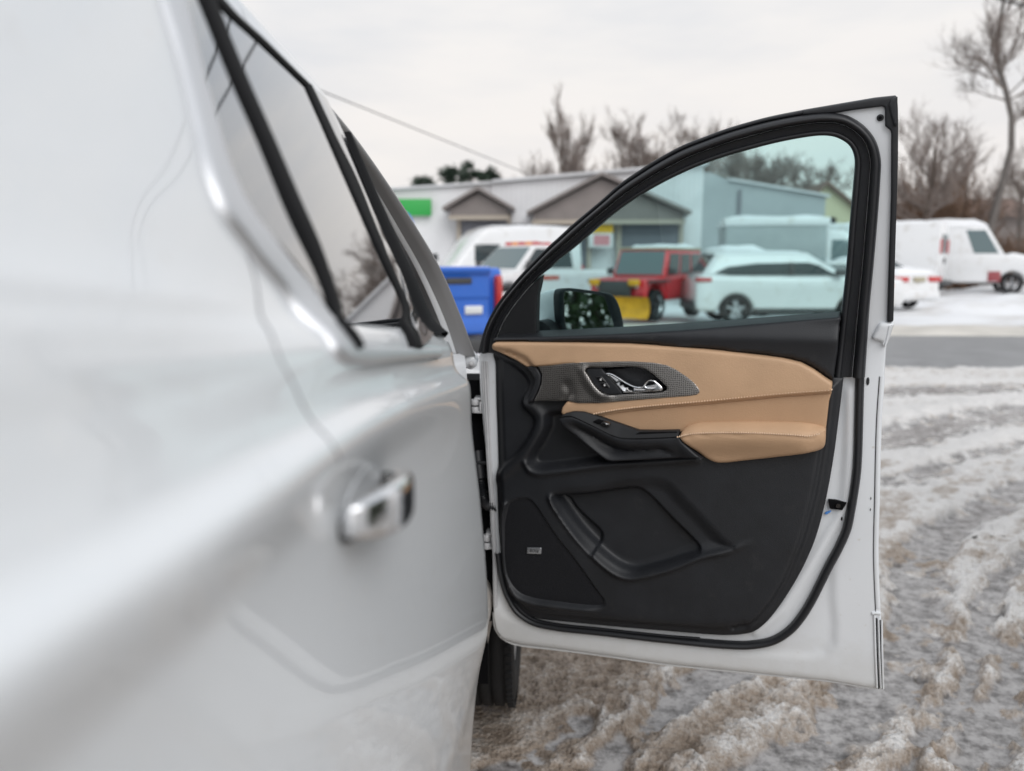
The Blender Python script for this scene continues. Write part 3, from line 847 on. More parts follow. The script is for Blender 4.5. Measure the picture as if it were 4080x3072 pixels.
shell = dpoly(shell_px, 0.0, 0.008)
stamp = dp([(2150, 2525), (2600, 2570), (2950, 2612), (3100, 2625), (3230, 2632), (3300, 2618), (3340, 2575), (3345, 2500), (3335, 2400), (3335, 2280), (3345, 2220), (3395, 2100), (3405, 1500), (1900, 1400), (1900, 2300), (2000, 2460)])
low_line = dp([(1990, 2535), (2074, 2552), (2212, 2568), (2392, 2592), (2650, 2628), (3000, 2664), (3312, 2697), (3450, 2722), (3530, 2730)])
crs = dp([(3383, 1560), (3383, 1680), (3378, 1820), (3366, 1992), (3340, 2070), (3290, 2150), (3210, 2290), (3110, 2440), (3010, 2520)])
def shell_h(q):
    h = -0.006 * sstep(sdf(q, stamp), -0.002, 0.022)
    dl = dist_poly(q, low_line)
    below = q[:, 1] < np.interp(q[:, 0], low_line[:, 0], low_line[:, 1])
    h += np.where(below, -0.017 * sstep(dl, 0.0, 0.034), 0.0)
    h += 0.007 * np.exp(-(dist_poly(q, crs) / 0.010) ** 2)
    h -= 0.05 * sstep(sdf(q, trim_zone), 0.012, 0.03)
    return h
door = pad('front_door', shell, door_M, -0.09, 0.0, 0.004, 'inner_paint', suv, res=0.0075, hole=dpoly(hole_px, 0.0, 0.008), hfun=shell_h, hole_depth=-0.012)
prop(door, label='open front passenger door, white painted shell')
# outer skin of the door below the belt, and the outside of the window frame
sk = dpoly([(1910, 1420), (3528, 1405)] + [(a - 3, b + 2) for a, b in right_edge[5:] + bottom_edge[:-1]], 0.0, 0.012)
pad('outer_skin', sk, door_M, -0.093, -0.135, 0.0, 'white_paint', door, res=0.05, steps=1, hfun=lambda q: -0.02 * sstep(sdf(q, sk), 0.0, 0.15))
# hem along the bottom and rear edge
hem = dsm([(3519, 2742), (3449, 2738), (3312, 2715), (3000, 2683), (2650, 2647), (2392, 2611), (2212, 2588), (2074, 2572), (2030, 2560), (1995, 2538), (1972, 2500), (1966, 2440)], -0.012)
ribbon('lower_hem', hem, door_M, 'inner_paint', door, 0.007, 0.007, -0.016)
ribbon('flange_bead', smooth_curve(low_line[:-1], step=0.008), door_M, 'inner_paint', door, 0.016, 0.0035, -0.0060)
hem2 = dsm([(3515, 1500), (3503, 1680), (3495, 1992), (3490, 2200), (3493, 2318), (3498, 2423)], 0.0)
ribbon('rear_hem', hem2, door_M, 'inner_paint', door, 0.011, 0.003, -0.001)
ribbon('hem_gap', dsm([(3504, 1500), (3492, 1680), (3484, 1992), (3480, 2200), (3483, 2318), (3488, 2423), (3490, 2450)], 0.0), door_M, 'dark_void', door, 0.0016, 0.0006, 0.0006)
for nm, a, b, wd in (('edge_fold', (3484, 2450), (3494, 2740), 0.006), ('edge_fold', (3500, 2462), (3510, 2742), 0.005), ('edge_fold', (3513, 2470), (3519, 2745), 0.005)):
    ribbon(nm, dsm([a, ((a[0] + b[0]) / 2 - 1, (a[1] + b[1]) / 2), b], 0.002), door_M, 'inner_paint', door, wd, 0.005, -0.001)
for a, b in (((3491, 2462), (3501, 2744)), ((3505, 2470), (3514, 2744))):
    ribbon('edge_slit', dsm([a, ((a[0] + b[0]) / 2 - 1, (a[1] + b[1]) / 2), b], 0.002), door_M, 'dark_void', door, 0.003, 0.001, 0.0015)
ribbon('edge_notch', dsm([(3476, 2446), (3490, 2443), (3508, 2446)], 0.002), door_M, 'inner_paint', door, 0.008, 0.004, 0.0)

# window frame: outer lip, rounded main seal, groove, inner lip
o_ = dsm(OUT, 0.004, n := None, False) if False else smooth_curve(dp(OUT, 0.004), n=160)
b_ = smooth_curve(dp(BOUT, 0.008), n=160)
loft('frame_lip', [(o_ + 0.0, -0.03), (o_, 0.0), (o_ * 0.9 + b_ * 0.1, 0.006), (o_ * 0.55 + b_ * 0.45, 0.008), (o_ * 0.15 + b_ * 0.85, 0.005), (b_, 0.002)], door_M, 'black_trim', door, n=160)
B = smooth_curve(dp(BOUT + BIN, 0.006), n=260)
I = smooth_curve(dp(INN, 0.004), n=260)
# match the two curves by position rather than by length
def match(A, Bc, n):
    """pairs points so that the connecting lines stay square to both curves"""
    Ad = resample(A, 1200); Bd = resample(Bc, 1200)
    ka = [0, 1199]; kb = [0, 1199]
    marksA = dp([(2180, 1006), (2553, 694), (3075, 482), (3366, 457), (3448, 505), (3502, 594), (3509, 700), (3466, 1218)], 0.006)
    marksB = dp([(2235, 1029), (2610, 747), (3087, 572), (3310, 545), (3366, 568), (3398, 608), (3403, 700), (3354, 1218)], 0.004)
    for p, q in zip(marksA, marksB):
        ka.append(int(np.argmin(np.linalg.norm(Ad - p, axis=1)))); kb.append(int(np.argmin(np.linalg.norm(Bd - q, axis=1))))
    ka.sort(); kb.sort()
    t = np.linspace(0, 1199, n)
    tb = np.interp(t, ka, kb)
    ia = np.arange(1200)
    g = lambda D, tt: np.stack([np.interp(tt, ia, D[:, k]) for k in (0, 1)], 1)
    return g(Ad, t), g(Bd, tb)
B, I = match(B, I, 300)
def mixc(t): return B * (1 - t) + I * t
def rows(spec):
    return np.vstack([door_M(mixc(t), np.full(300, h)) for t, h in spec])
def frame_loft(name, spec, m):
    v = rows(spec); n = 300
    f = [(i * n + j, i * n + j + 1, (i + 1) * n + j + 1, (i + 1) * n + j) for i in range(len(spec) - 1) for j in range(n - 1)]
    return mk(name, v, f, m, door)
arcs = [(0.0 + 0.40 * (1 - math.cos(a)) / 2, 0.004 + 0.022 * math.sin(a)) for a in np.linspace(0, math.pi, 14)]
frame_loft('main_seal', arcs, 'seal_rubber')
frame_loft('outer_frame', [(0.02, -0.004), (0.02, -0.035), (0.45, -0.038), (0.60, -0.02)], 'black_gloss')
frame_loft('frame_channel', [(0.38, -0.004), (0.415, -0.004), (0.43, 0.006), (0.455, 0.0085), (0.48, 0.007), (0.52, 0.006), (0.75, 0.004)], 'black_trim')
frame_loft('glass_run', [(0.75, 0.004), (0.77, 0.009), (0.82, 0.0115), (0.90, 0.011), (0.955, 0.008), (0.985, 0.002), (1.0, -0.006), (1.0, -0.03)], 'seal_rubber')
# corner molding and pillar cover strip at the rear of the frame
cm = dpoly([(3195, 441), (3353, 414), (3488, 391), (3575, 382), (3578, 430), (3579, 500), (3578, 660), (3574, 784), (3566, 1050), (3560, 1282), (3534, 1285), (3541, 1050), (3550, 784), (3551, 526), (3540, 513), (3527, 505), (3526, 432), (3519, 424), (3407, 438), (3325, 451), (3195, 460)], 0.008, 0.005)
pad('corner_molding', cm, door_M, -0.03, 0.010, 0.004, 'black_trim', door, res=0.02, steps=3)
fo = dpoly([(3550, 395), (3576, 384), (3577, 500), (3562, 505), (3552, 470), (3540, 420)], 0.010, 0.004)
pad('molding_end', fo, door_M, 0.0, 0.016, 0.004, 'black_trim', door, res=0.02, steps=3)
def disc(name, c, r, m, parent, d=0.0, h=0.003, n=24, ry=None):
    u = dp([c], d)[0]
    s_ = 1.80 / F
    ry = ry or r
    p = np.array([(u[0] + r * s_ * math.cos(2 * math.pi * k / n), u[1] + ry * s_ * math.sin(2 * math.pi * k / n)) for k in range(n)])
    return pad(name, p, door_M, d - 0.004, d + h, min(h * 0.6, r * s_ * 0.3), m, parent, res=0.01, steps=3)
sc0 = disc('screw', (3507, 469), 12, 'black_trim', door, 0.0, 0.004)
disc('screw_socket', (3507, 469), 6, 'dark_void', sc0, 0.004, 0.001)
disc('plug', (3458, 1519), 6, 'black_trim', door, 0.0, 0.002, ry=16)
for c in ((3372, 1927), (3388, 1925), (3354, 2066), (3468, 2030), (3470, 1985)):
    disc('hole', c, 3.2 if c[0] < 3400 else 1.6, 'dark_void', door, -0.001, 0.0022, ry=8 if c[0] < 3400 else 6)
disc('hole', (2077, 2549), 4, 'dark_void', door, -0.004, 0.002, ry=5)
disc('hole', (3312, 2697), 4, 'dark_void', door, -0.006, 0.002, ry=5)
sl_ = dpoly([(2324, 2567), (2350, 2569), (2357, 2580), (2348, 2577), (2328, 2575)], -0.004, 0.003)
pad('drain_slot', sl_, door_M, -0.012, -0.003, 0.0008, 'dark_void', door, steps=2)
nub = dsm([(3509, 1287), (3563, 1290), (3560, 1303), (3534, 1374), (3524, 1384), (3508, 1364), (3474, 1350), (3488, 1315)], 0.006, step=0.004, closed=True)
pad('frame_foot', nub, door_M, -0.02, 0.010, 0.009, 'inner_paint', door, res=0.008)
ribbon('foot_weld', dsm([(3545, 1300), (3538, 1335), (3527, 1378)], 0.01), door_M, 'inner_paint', door, 0.005, 0.003, 0.009)
lat = dpoly([(3300, 1990), (3330, 1992), (3374, 2000), (3371, 2008), (3356, 2031), (3330, 2028), (3305, 2025)], 0.0, 0.004)
la = pad('door_latch', lat, door_M, -0.01, 0.0055, 0.002, 'dark_void', door, res=0.01)
MB().tube([door_M(dp([(3338, 2012)], 0.006), [0.006])[0], door_M(dp([(3340, 2013)], 0.006), [0.012])[0]], 0.005, 12).build('latch_claw', 'black_gloss', la)
bm_ = dsm([(3285, 2046), (3292, 2039), (3312, 2035), (3306, 2042), (3292, 2049)], 0.001, step=0.002, closed=True)
pad('paint_mark', bm_, door_M, -0.001, 0.0030, 0.0004, 'blue_mark', door, steps=1)

# lower run of the main seal
LS = [(3426, 1495), (3421, 1680), (3417, 1820), (3411, 1900), (3389, 2041), (3374, 2111), (3344, 2181), (3306, 2252), (3271, 2322), (3236, 2392), (3192, 2463), (3146, 2515), (3080, 2556), (2990, 2573), (2900, 2572), (2650, 2549), (2392, 2520), (2212, 2500), (2120, 2478), (2060, 2436), (2028, 2385), (2008, 2335), (1996, 2280), (1985, 2200)]
ribbon('lower_seal', smooth_curve(dp(LS, 0.006), step=0.006), door_M, 'seal_rubber', door, 0.0195, 0.019, -0.002, round_=8)
# secondary thin lip that catches light above the lower seal
ribbon('seal_lip', smooth_curve(dp([(2050, 2400), (2085, 2440), (2140, 2473), (2212, 2487), (2392, 2505), (2650, 2532), (2790, 2543)], 0.012), step=0.006), door_M, 'seal_rubber', door, 0.004, 0.006, 0.010)
# door glass
gl = dpoly([(2105, 1380), (2105, 1120)] + [(a - 10, b - 14) for a, b in INN[7:20]] + [(3271, 528), (3330, 530), (3380, 560), (3410, 600), (3418, 660), (3400, 882), (3382, 1092), (3360, 1277), (3340, 1400)], -0.02, 0.01)
pad('door_glass', gl, door_M, -0.022, -0.018, 0.0, 'door_glass', door, res=0.2, steps=1, back=True)
# sail panel in front of the glass
sp = dpoly([(1975, 1360), (1984, 1330), (2004, 1285), (2033, 1238), (2069, 1191), (2112, 1141), (2155, 1100), (2149, 1139), (2139, 1182), (2136, 1262), (2136, 1360)], 0.006, 0.005)
pad('sail_panel', sp, door_M, -0.02, 0.007, 0.004, 'black_soft', door, res=0.012)

# ---- trim panel (black) as one relief
trp = np.vstack([smooth_curve(dp(TR, 0.03), step=0.006), dp([(3321, 1508), (3250, 1480), (3000, 1440), (2500, 1400), (2200, 1385)], 0.03)])
D0 = 0.032
rib_l = smooth_curve(dp([(2095, 1612), (2128, 1623), (2155, 1655), (2152, 1700), (2128, 1753), (2091, 1810), (2042, 1859), (1970, 1915)], D0), step=0.01)
rec1 = smooth_curve(dp([(2178, 1652), (2172, 1700), (2148, 1752), (2110, 1815), (2108, 1842), (2125, 1862), (2150, 1868), (2230, 1862), (2420, 1838), (2560, 1820), (2500, 1740), (2300, 1650), (2230, 1640)], D0), step=0.01, closed=True)
left_rec = smooth_curve(dp([(1958, 1420), (2070, 1470), (2112, 1530), (2085, 1600), (2110, 1640), (2132, 1670), (2128, 1710), (2105, 1755), (2068, 1806), (2020, 1850), (1968, 1890), (1950, 1700)], D0), step=0.01, closed=True)
big_rec = smooth_curve(dp([(2200, 1968), (2350, 1945), (2510, 1915), (2600, 1909), (2660, 1926), (2720, 1985), (2800, 2065), (2890, 2160), (2930, 2185), (2870, 2200), (2799, 2210), (2680, 2256), (2560, 2289), (2510, 2296), (2470, 2286), (2420, 2257), (2363, 2206), (2292, 2130), (2210, 2013), (2196, 1988)], D0), step=0.01, closed=True)
pocket = smooth_curve(dp([(2206, 1992), (2222, 1978), (2350, 1966), (2480, 1949), (2535, 1946), (2568, 1962), (2680, 2075), (2785, 2182), (2792, 2200), (2700, 2236), (2600, 2266), (2530, 2280), (2478, 2268), (2430, 2240), (2372, 2190), (2303, 2118), (2220, 2008)], D0), step=0.01, closed=True)
bottle = smooth_curve(dp([(2200, 1975), (2250, 1988), (2286, 2038), (2340, 2090), (2380, 2128), (2389, 2152), (2372, 2197), (2360, 2215), (2290, 2140), (2215, 2030)], D0), step=0.01, closed=True)
lip = smooth_curve(dp([(2194, 1985), (2208, 2013), (2292, 2134), (2363, 2212), (2419, 2262), (2468, 2292), (2510, 2302), (2560, 2296), (2679, 2264), (2799, 2217), (2905, 2193), (3032, 2146)], D0), step=0.01)
grille = smooth_curve(dp([(2014, 2022), (2042, 1996), (2079, 1987), (2107, 1991), (2128, 2010), (2164, 2063), (2225, 2152), (2284, 2225), (2331, 2290), (2374, 2352), (2405, 2395), (2405, 2412), (2371, 2418), (2212, 2402), (2121, 2387), (2067, 2367), (2038, 2338), (2018, 2296), (2010, 2247), (2006, 2160), (2006, 2079)], D0), step=0.008, closed=True)
gr_rim = smooth_curve(dp([(2012, 2010), (1998, 2079), (1997, 2160), (2001, 2250), (2011, 2302), (2033, 2348), (2064, 2380), (2120, 2402), (2212, 2416), (2371, 2432), (2408, 2430)], D0), step=0.01)
ledge = smooth_curve(dp([(2096, 1845), (2110, 1872), (2144, 1885), (2225, 1879), (2417, 1853), (2600, 1842), (2775, 1830)], D0), step=0.01)
rim_r = smooth_curve(dp([(3300, 1509), (3297, 1600), (3284, 1720), (3270, 1830), (3240, 1990), (3205, 2120), (3165, 2230), (3120, 2330), (3060, 2425), (2995, 2490), (2920, 2512)], D0), step=0.01)
base_line = smooth_curve(dp([(2030, 2395), (2090, 2432), (2212, 2458), (2400, 2478), (2650, 2498), (2880, 2510), (2960, 2500)], D0), step=0.01)
def trim_h(q):
    h = np.zeros(len(q))
    e = sdf(q, trp)
    h -= 0.018 * sstep(e, 0.030, 0.0)                                    # rolls back towards the edge
    h += 0.008 * np.exp(-(dist_poly(q, rib_l) / 0.013) ** 2)
    h -= 0.016 * sstep(sdf(q, left_rec), -0.004, 0.012)
    h -= 0.028 * sstep(sdf(q, rec1), -0.006, 0.014)
    h += 0.009 * np.exp(-(dist_poly(q, ledge) / 0.008) ** 2)
    h -= 0.013 * sstep(sdf(q, big_rec), -0.010, 0.030)
    h -= 0.020 * sstep(sdf(q, pocket), -0.003, 0.008)
    h -= 0.016 * sstep(sdf(q, bottle), -0.003, 0.008)
    h += 0.011 * np.exp(-(dist_poly(q, lip) / 0.0075) ** 2) * (1 - sstep(q[:, 0], lip[-1, 0] - 0.11, lip[-1, 0] - 0.005))
    h -= 0.007 * sstep(sdf(q, grille), -0.004, 0.004)
    h += 0.008 * np.exp(-(dist_poly(q, gr_rim) / 0.0065) ** 2) * (1 - sstep(q[:, 0], gr_rim[-1, 0] - 0.05, gr_rim[-1, 0] - 0.002))
    r_ = dist_poly(q, rim_r)
    h -= 0.007 * np.exp(-(r_ / 0.006) ** 2)
    h -= 0.012 * np.exp(-(dist_poly(q, base_line) / 0.012) ** 2) * 0.5
    return h
trim = pad('trim_panel', trp, door_M, -0.002, D0, 0.004, 'black_trim', door, res=0.0033, hfun=trim_h)
prop(trim, label='black moulded lower door trim with map pocket')
pad('speaker_grille', inset(grille, 0.002) if area(grille) > 0 else inset(grille[::-1], 0.002), door_M, D0 - 0.010, D0 - 0.0055, 0.0012, 'grille_cloth', door, res=0.02)
bd = dpoly([(2099, 2183), (2156, 2184), (2155, 2209), (2098, 2207)], D0, 0.003)
bg_ = pad('speaker_badge', bd, door_M, D0 - 0.01, D0 - 0.001, 0.0015, 'badge_silver', door, res=0.02)
def text_mesh(name, s, size, M4, m, parent, ext=0.0004):
    cu = bpy.data.curves.new(name, 'FONT'); cu.body = s; cu.size = size; cu.extrude = ext; cu.align_x = 'CENTER'; cu.align_y = 'CENTER'; cu.shear = 0.25
    ob = bpy.data.objects.new(name + '_tmp', cu)
    COL.objects.link(ob)
    me = ob.to_mesh()
    v = np.array([tuple(x.co) for x in me.vertices]); f = [tuple(p.vertices) for p in me.polygons]
    ob.to_mesh_clear(); COL.objects.unlink(ob); bpy.data.objects.remove(ob); bpy.data.curves.remove(cu)
    return mk(name, M4(v), f, m, parent, smooth=False)
bcn = dp([(2127, 2196)], D0)[0]
text_mesh('badge_lettering', 'BOSE', 0.0105, lambda v: door_M(np.stack([bcn[0] + v[:, 0], bcn[1] + v[:, 1]], 1), D0 - 0.0006 + v[:, 2]), 'badge_ink', bg_)

# ---- black sill trim under the glass
sil = [(1961, 1370), (1966, 1350), (1975, 1346)] + SILL + [(3345, 1300), (3338, 1400), (3322, 1508), (3317, 1534), (3284, 1512), (3238, 1480), (3187, 1454), (3110, 1437), (2957, 1419), (2804, 1403), (2600, 1388), (2500, 1381), (2307, 1377), (2133, 1374), (1981, 1373)]
silp = dpoly(sil, 0.05, 0.005)
ridge = dp([(1968, 1356), (2136, 1354), (2479, 1347), (2753, 1346), (3059, 1352), (3200, 1356), (3335, 1362)], 0.05)
low_sill = dp([(3330, 1545), (3317, 1534), (3284, 1512), (3238, 1480), (3187, 1454), (3110, 1437), (2957, 1419), (2804, 1403), (2600, 1388), (2500, 1381), (2307, 1377), (2133, 1374), (1950, 1373)], 0.05)
def sil_h(q):
    up = q[:, 1] - np.interp(q[:, 0], ridge[:, 0], ridge[:, 1])
    return np.where(up > 0, -0.020 * sstep(up, 0.0, 0.040), -0.10 * np.abs(up)) - 0.016 * sstep(dist_poly(q, low_sill), 0.012, 0.004)
pad('sill_trim', silp, door_M, -0.02, 0.052, 0.006, 'black_trim', door, res=0.008, hfun=sil_h)
ribbon('glass_wiper', smooth_curve(dp(SILL, 0.03), step=0.01), door_M, 'seal_rubber', door, 0.007, 0.006, 0.022)

# ---- tan upper pad, insert and armrest
top_edge = [(1968, 1366), (1981, 1365), (2133, 1366), (2307, 1369), (2500, 1373), (2600, 1380), (2804, 1395), (2957, 1411), (3110, 1429), (3187, 1446), (3238, 1472), (3284, 1505), (3317, 1527)]
stitch = [(3313, 1562), (3110, 1577), (2957, 1592), (2804, 1607), (2600, 1625), (2521, 1633), (2440, 1644), (2367, 1658)]
d1 = 0.058
tan_px = [(1957, 1379)] + top_edge + stitch + [(2318, 1645), (2277, 1647), (2244, 1659), (2234, 1644), (2239, 1624), (2258, 1600), (2318, 1590), (2308, 1474), (2290, 1450), (2250, 1451), (2198, 1456), (2131, 1461), (2112, 1462), (2090, 1464), (2052, 1439), (2008, 1418), (1957, 1396)]
tanp = dpoly(tan_px, d1, 0.005)
seam_l = dp([(1957, 1381), (2008, 1401), (2052, 1420), (2090, 1445), (2112, 1458)], d1)
shoulder = dp([(1985, 1385), (2040, 1392), (2100, 1420), (2130, 1455)], d1)
def tan_h(q):
    h = -0.006 * np.exp(-(dist_poly(q, seam_l) / 0.0022) ** 2)
    k = np.vstack([dp([(1940, 1380)], d1), shoulder, dp([(2150, 1470), (2000, 1500), (1940, 1440)], d1)])
    h -= 0.014 * sstep(sdf(q, k), -0.004, 0.014)
    h += 0.006 * np.exp(-((q[:, 1] - 1.09) / 0.09) ** 2)
    return h
cup_hole = smooth_curve(dp([(2325, 1478), (2335, 1462), (2453, 1456), (2521, 1455), (2584, 1472), (2622, 1500), (2664, 1541), (2664, 1554), (2645, 1566), (2521, 1576), (2426, 1580), (2398, 1572), (2366, 1543), (2335, 1494)], d1), step=0.006, closed=True)
pad('upper_pad', tanp, door_M, 0.0, d1, 0.007, 'tan_leather', door, res=0.0075, hfun=tan_h, hole=cup_hole, label='tan leather upper door pad')
ins_px = [(a, b + 3) for a, b in stitch] + [(2377, 1662), (2413, 1675), (2494, 1705), (2535, 1719), (2567, 1722), (2722, 1722), (2900, 1720), (3288, 1722), (3292, 1700), (3303, 1600)]
insp = dpoly(ins_px, 0.050, 0.005)
pad('insert_pad', insp, door_M, 0.0, 0.050, 0.004, 'tan_insert', door, res=0.012, label='perforated tan leather insert')
def stitches(name, line, d, m, parent, pitch=0.0062, w_=0.0040, h=0.0040):
    l = smooth_curve(dp(line, d), step=pitch)
    t = np.gradient(l, axis=0); t /= np.linalg.norm(t, axis=1)[:, None]
    nn = np.stack([-t[:, 1], t[:, 0]], 1)
    mb = MB()
    for p, a, b in zip(l, t, nn):
        ax = a * 0.86 + b * 0.5; bx = np.array((-ax[1], ax[0]))
        ring = [p + ax * (pitch * 0.46) * c + bx * (w_ * 0.5) * s_ for c, s_ in ((1, 0), (0.5, 0.9), (-0.5, 0.9), (-1, 0), (-0.5, -0.9), (0.5, -0.9))]
        q = np.array(ring); k = np.vstack([door_M(q, np.full(6, d)), door_M(p[None] * 0.75 + q * 0.25 if False else (q - p) * 0.45 + p, np.full(6, d + h))])
        mb.add(k, [(i, (i + 1) % 6, 6 + (i + 1) % 6, 6 + i) for i in range(6)] + [tuple(range(6, 12))])
    return mb.build(name, m, parent, kind='stuff')
stitches('stitching', [(a, b - 9) for a, b in stitch], 0.0600, 'tan_thread', door)
ribbon('welt', smooth_curve(dp([(a, b + 1) for a, b in stitch], 0.055), step=0.008), door_M, 'tan_leather', door, 0.006, 0.004, 0.049)

arm_px = [(2706, 1744), (2717, 1718), (2753, 1699), (2804, 1692), (3059, 1690), (3212, 1696), (3263, 1706), (3288, 1717), (3289, 1735), (3285, 1786), (3273, 1802), (3212, 1816), (3059, 1838), (2957, 1850), (2886, 1858), (2845, 1857), (2814, 1844), (2768, 1806), (2714, 1758)]
aseam_px = [(2700, 1749), (2753, 1737), (2855, 1732), (3008, 1733), (3161, 1741), (3227, 1745), (3263, 1737), (3292, 1726)]
dA = 0.085
armp = smooth_curve(dp(arm_px, dA), step=0.005, closed=True)
aseam = smooth_curve(dp(aseam_px, dA + 0.01), step=0.008)
def arm_h(q):
    up = q[:, 1] - np.interp(q[:, 0], aseam[:, 0], aseam[:, 1])
    h = np.where(up > 0, -0.024 * sstep(up, 0.0, 0.026) , -0.030 * sstep(-up, 0.004, 0.075))
    h -= 0.003 * np.exp(-((up + 0.002) / 0.0018) ** 2)
    h -= 0.012 * sstep(q[:, 0], armp[:, 0].max() - 0.05, armp[:, 0].max())
    return h
pad('armrest', armp, door_M, 0.01, dA, 0.009, 'tan_leather', door, res=0.006, hfun=arm_h, label='tan leather armrest pad')
stitches('armrest_stitching', [(a, b - 8) for a, b in aseam_px[:-1]], dA - 0.0005, 'tan_thread', door, pitch=0.0048)

# hexagon-textured metal trim plate
def hex_plate():
    m = mat('hex_plate', (0.33, 0.31, 0.30), 0.30, metal=0.9)
    t = m.node_tree; b = t.nodes['Principled BSDF']
    tcn = [n for n in t.nodes if n.type == 'TEX_COORD'][0]
    v = t.nodes.new('ShaderNodeTexVoronoi'); v.feature = 'DISTANCE_TO_EDGE'; v.inputs['Scale'].default_value = 210; v.inputs['Randomness'].default_value = 0.35
    d1_ = t.nodes.new('ShaderNodeVectorMath'); d1_.operation = 'DOT_PRODUCT'; d1_.inputs[1].default_value = tuple(Uv)
    t.links.new(tcn.outputs['Object'], d1_.inputs[0])
    sp_ = t.nodes.new('ShaderNodeSeparateXYZ'); t.links.new(tcn.outputs['Object'], sp_.inputs[0])
    cb_ = t.nodes.new('ShaderNodeCombineXYZ'); t.links.new(d1_.outputs['Value'], cb_.inputs[0]); t.links.new(sp_.outputs['Z'], cb_.inputs[1])
    v.voronoi_dimensions = '2D'
    t.links.new(cb_.outputs[0], v.inputs['Vector'])
    r = t.nodes.new('ShaderNodeValToRGB')
    r.color_ramp.elements[0].position = 0.02; r.color_ramp.elements[0].color = (0.62, 0.60, 0.57, 1)
    r.color_ramp.elements[1].position = 0.16; r.color_ramp.elements[1].color = (0.17, 0.16, 0.155, 1)
    t.links.new(v.outputs['Distance'], r.inputs[0]); t.links.new(r.outputs[0], b.inputs['Base Color'])
    bp = t.nodes.new('ShaderNodeBump'); bp.inputs['Strength'].default_value = 0.35; bp.inputs['Distance'].default_value = 0.0008; bp.invert = True
    t.links.new(v.outputs['Distance'], bp.inputs['Height']); t.links.new(bp.outputs[0], b.inputs['Normal'])
hex_plate()
# ---- metal-look plate, handle cup, lever and lock switches
plate_px = [(2131, 1457), (2198, 1452), (2250, 1447), (2331, 1442), (2440, 1438), (2521, 1438), (2603, 1443), (2657, 1453), (2698, 1471), (2738, 1498), (2765, 1522), (2786, 1551), (2788, 1564), (2776, 1574), (2752, 1578), (2657, 1585), (2521, 1596), (2386, 1607), (2304, 1607), (2262, 1600), (2247, 1598), (2121, 1601), (2139, 1566), (2152, 1531), (2155, 1497), (2144, 1474)]
cup_px = [(2332, 1478), (2340, 1466), (2399, 1465), (2453, 1462), (2521, 1461), (2554, 1465), (2581, 1478), (2616, 1503), (2655, 1541), (2657, 1552), (2643, 1561), (2521, 1570), (2426, 1574), (2402, 1567), (2372, 1541), (2342, 1494)]
dP = 0.064
platep = dpoly(plate_px, dP, 0.004); cupp = smooth_curve(dp(cup_px, dP), step=0.004, closed=True)
lipc = smooth_curve(dp([(2322, 1470), (2330, 1495), (2362, 1545), (2392, 1574), (2426, 1582)], dP), step=0.006)
def plate_h(q):
    h = -0.010 * sstep(-q[:, 0], -dp([(2300, 1530)], dP)[0, 0], -dp([(2130, 1530)], dP)[0, 0])
    h += 0.004 * np.exp(-(dist_poly(q, lipc) / 0.010) ** 2)
    h -= 0.004 * np.exp(-(dist_poly(q, dp([(2250, 1598), (2268, 1570), (2262, 1540)], dP)) / 0.012) ** 2)
    return h
pad('trim_plate', platep, door_M, 0.03, dP, 0.0022, 'hex_plate', door, res=0.006, hole=cupp, hfun=plate_h, hole_depth=0.05, label='metallic plate with fine hexagon texture')
es = dpoly([(2091, 1464), (2112, 1458), (2131, 1457), (2144, 1474), (2155, 1497), (2152, 1531), (2139, 1566), (2121, 1602), (2098, 1605), (2114, 1566), (2128, 1531), (2129, 1512), (2112, 1484)], 0.052, 0.005)
pad('plate_edge', es, door_M, 0.015, 0.052, 0.005, 'black_trim', door, res=0.01)
cb = inset(cupp if area(cupp) > 0 else cupp[::-1], -0.003)
pad('handle_recess', cb, door_M, 0.0, 0.048, 0.0, 'black_gloss', door, res=0.006, steps=1, hfun=lambda q: -0.022 * sstep(sdf(q, cb), 0.0, 0.018))
lc = dpoly([(2334, 1476), (2342, 1467), (2396, 1466), (2412, 1487), (2440, 1520), (2470, 1550), (2482, 1571), (2428, 1573), (2404, 1566), (2374, 1540), (2344, 1494)], 0.058, 0.004)
pad('switch_carrier', lc, door_M, 0.02, 0.058, 0.003, 'black_trim', door, res=0.01)
for nm, pp, ic in (('lock_switch', [(2371, 1500), (2398, 1500), (2416, 1522), (2386, 1523)], (2393, 1512)), ('lock_switch', [(2387, 1525), (2417, 1524), (2432, 1545), (2413, 1548), (2398, 1541)], (2409, 1534))):
    sw = pad(nm, dpoly(pp, 0.060, 0.002), door_M, 0.05, 0.0605, 0.0014, 'black_gloss', door, res=0.01)
    c = dp([ic], 0.061)[0]; mb = MB()
    fn = lambda a, b, d: door_M(np.array([[c[0] + a, c[1] + b]]), [d])[0]
    mb.prism([(-0.0019, -0.0024), (0.0019, -0.0024), (0.0019, 0.0006), (-0.0019, 0.0006)], fn, 0.0600, 0.0612)
    sh = 0.0012 if ic[1] < 1520 else 0.0
    for k in range(6):
        a0_, a1_ = math.pi * k / 6, math.pi * (k + 1) / 6
        mb.prism([(sh + 0.0015 * math.cos(a0_), 0.0006 + 0.0022 * math.sin(a0_)), (sh + 0.0015 * math.cos(a1_), 0.0006 + 0.0022 * math.sin(a1_)), (sh + 0.0009 * math.cos(a1_), 0.0006 + 0.0014 * math.sin(a1_)), (sh + 0.0009 * math.cos(a0_), 0.0006 + 0.0014 * math.sin(a0_))], fn, 0.0600, 0.0612)
    mb.build('lock_icon', 'icon_white', sw, smooth=False)
lv_ = dpoly([(2414, 1489), (2432, 1490), (2452, 1500), (2481, 1518), (2512, 1535), (2537, 1545), (2565, 1546), (2600, 1546), (2640, 1552), (2641, 1557), (2600, 1563), (2520, 1567), (2482, 1567), (2470, 1552), (2440, 1520)], 0.062, 0.004)
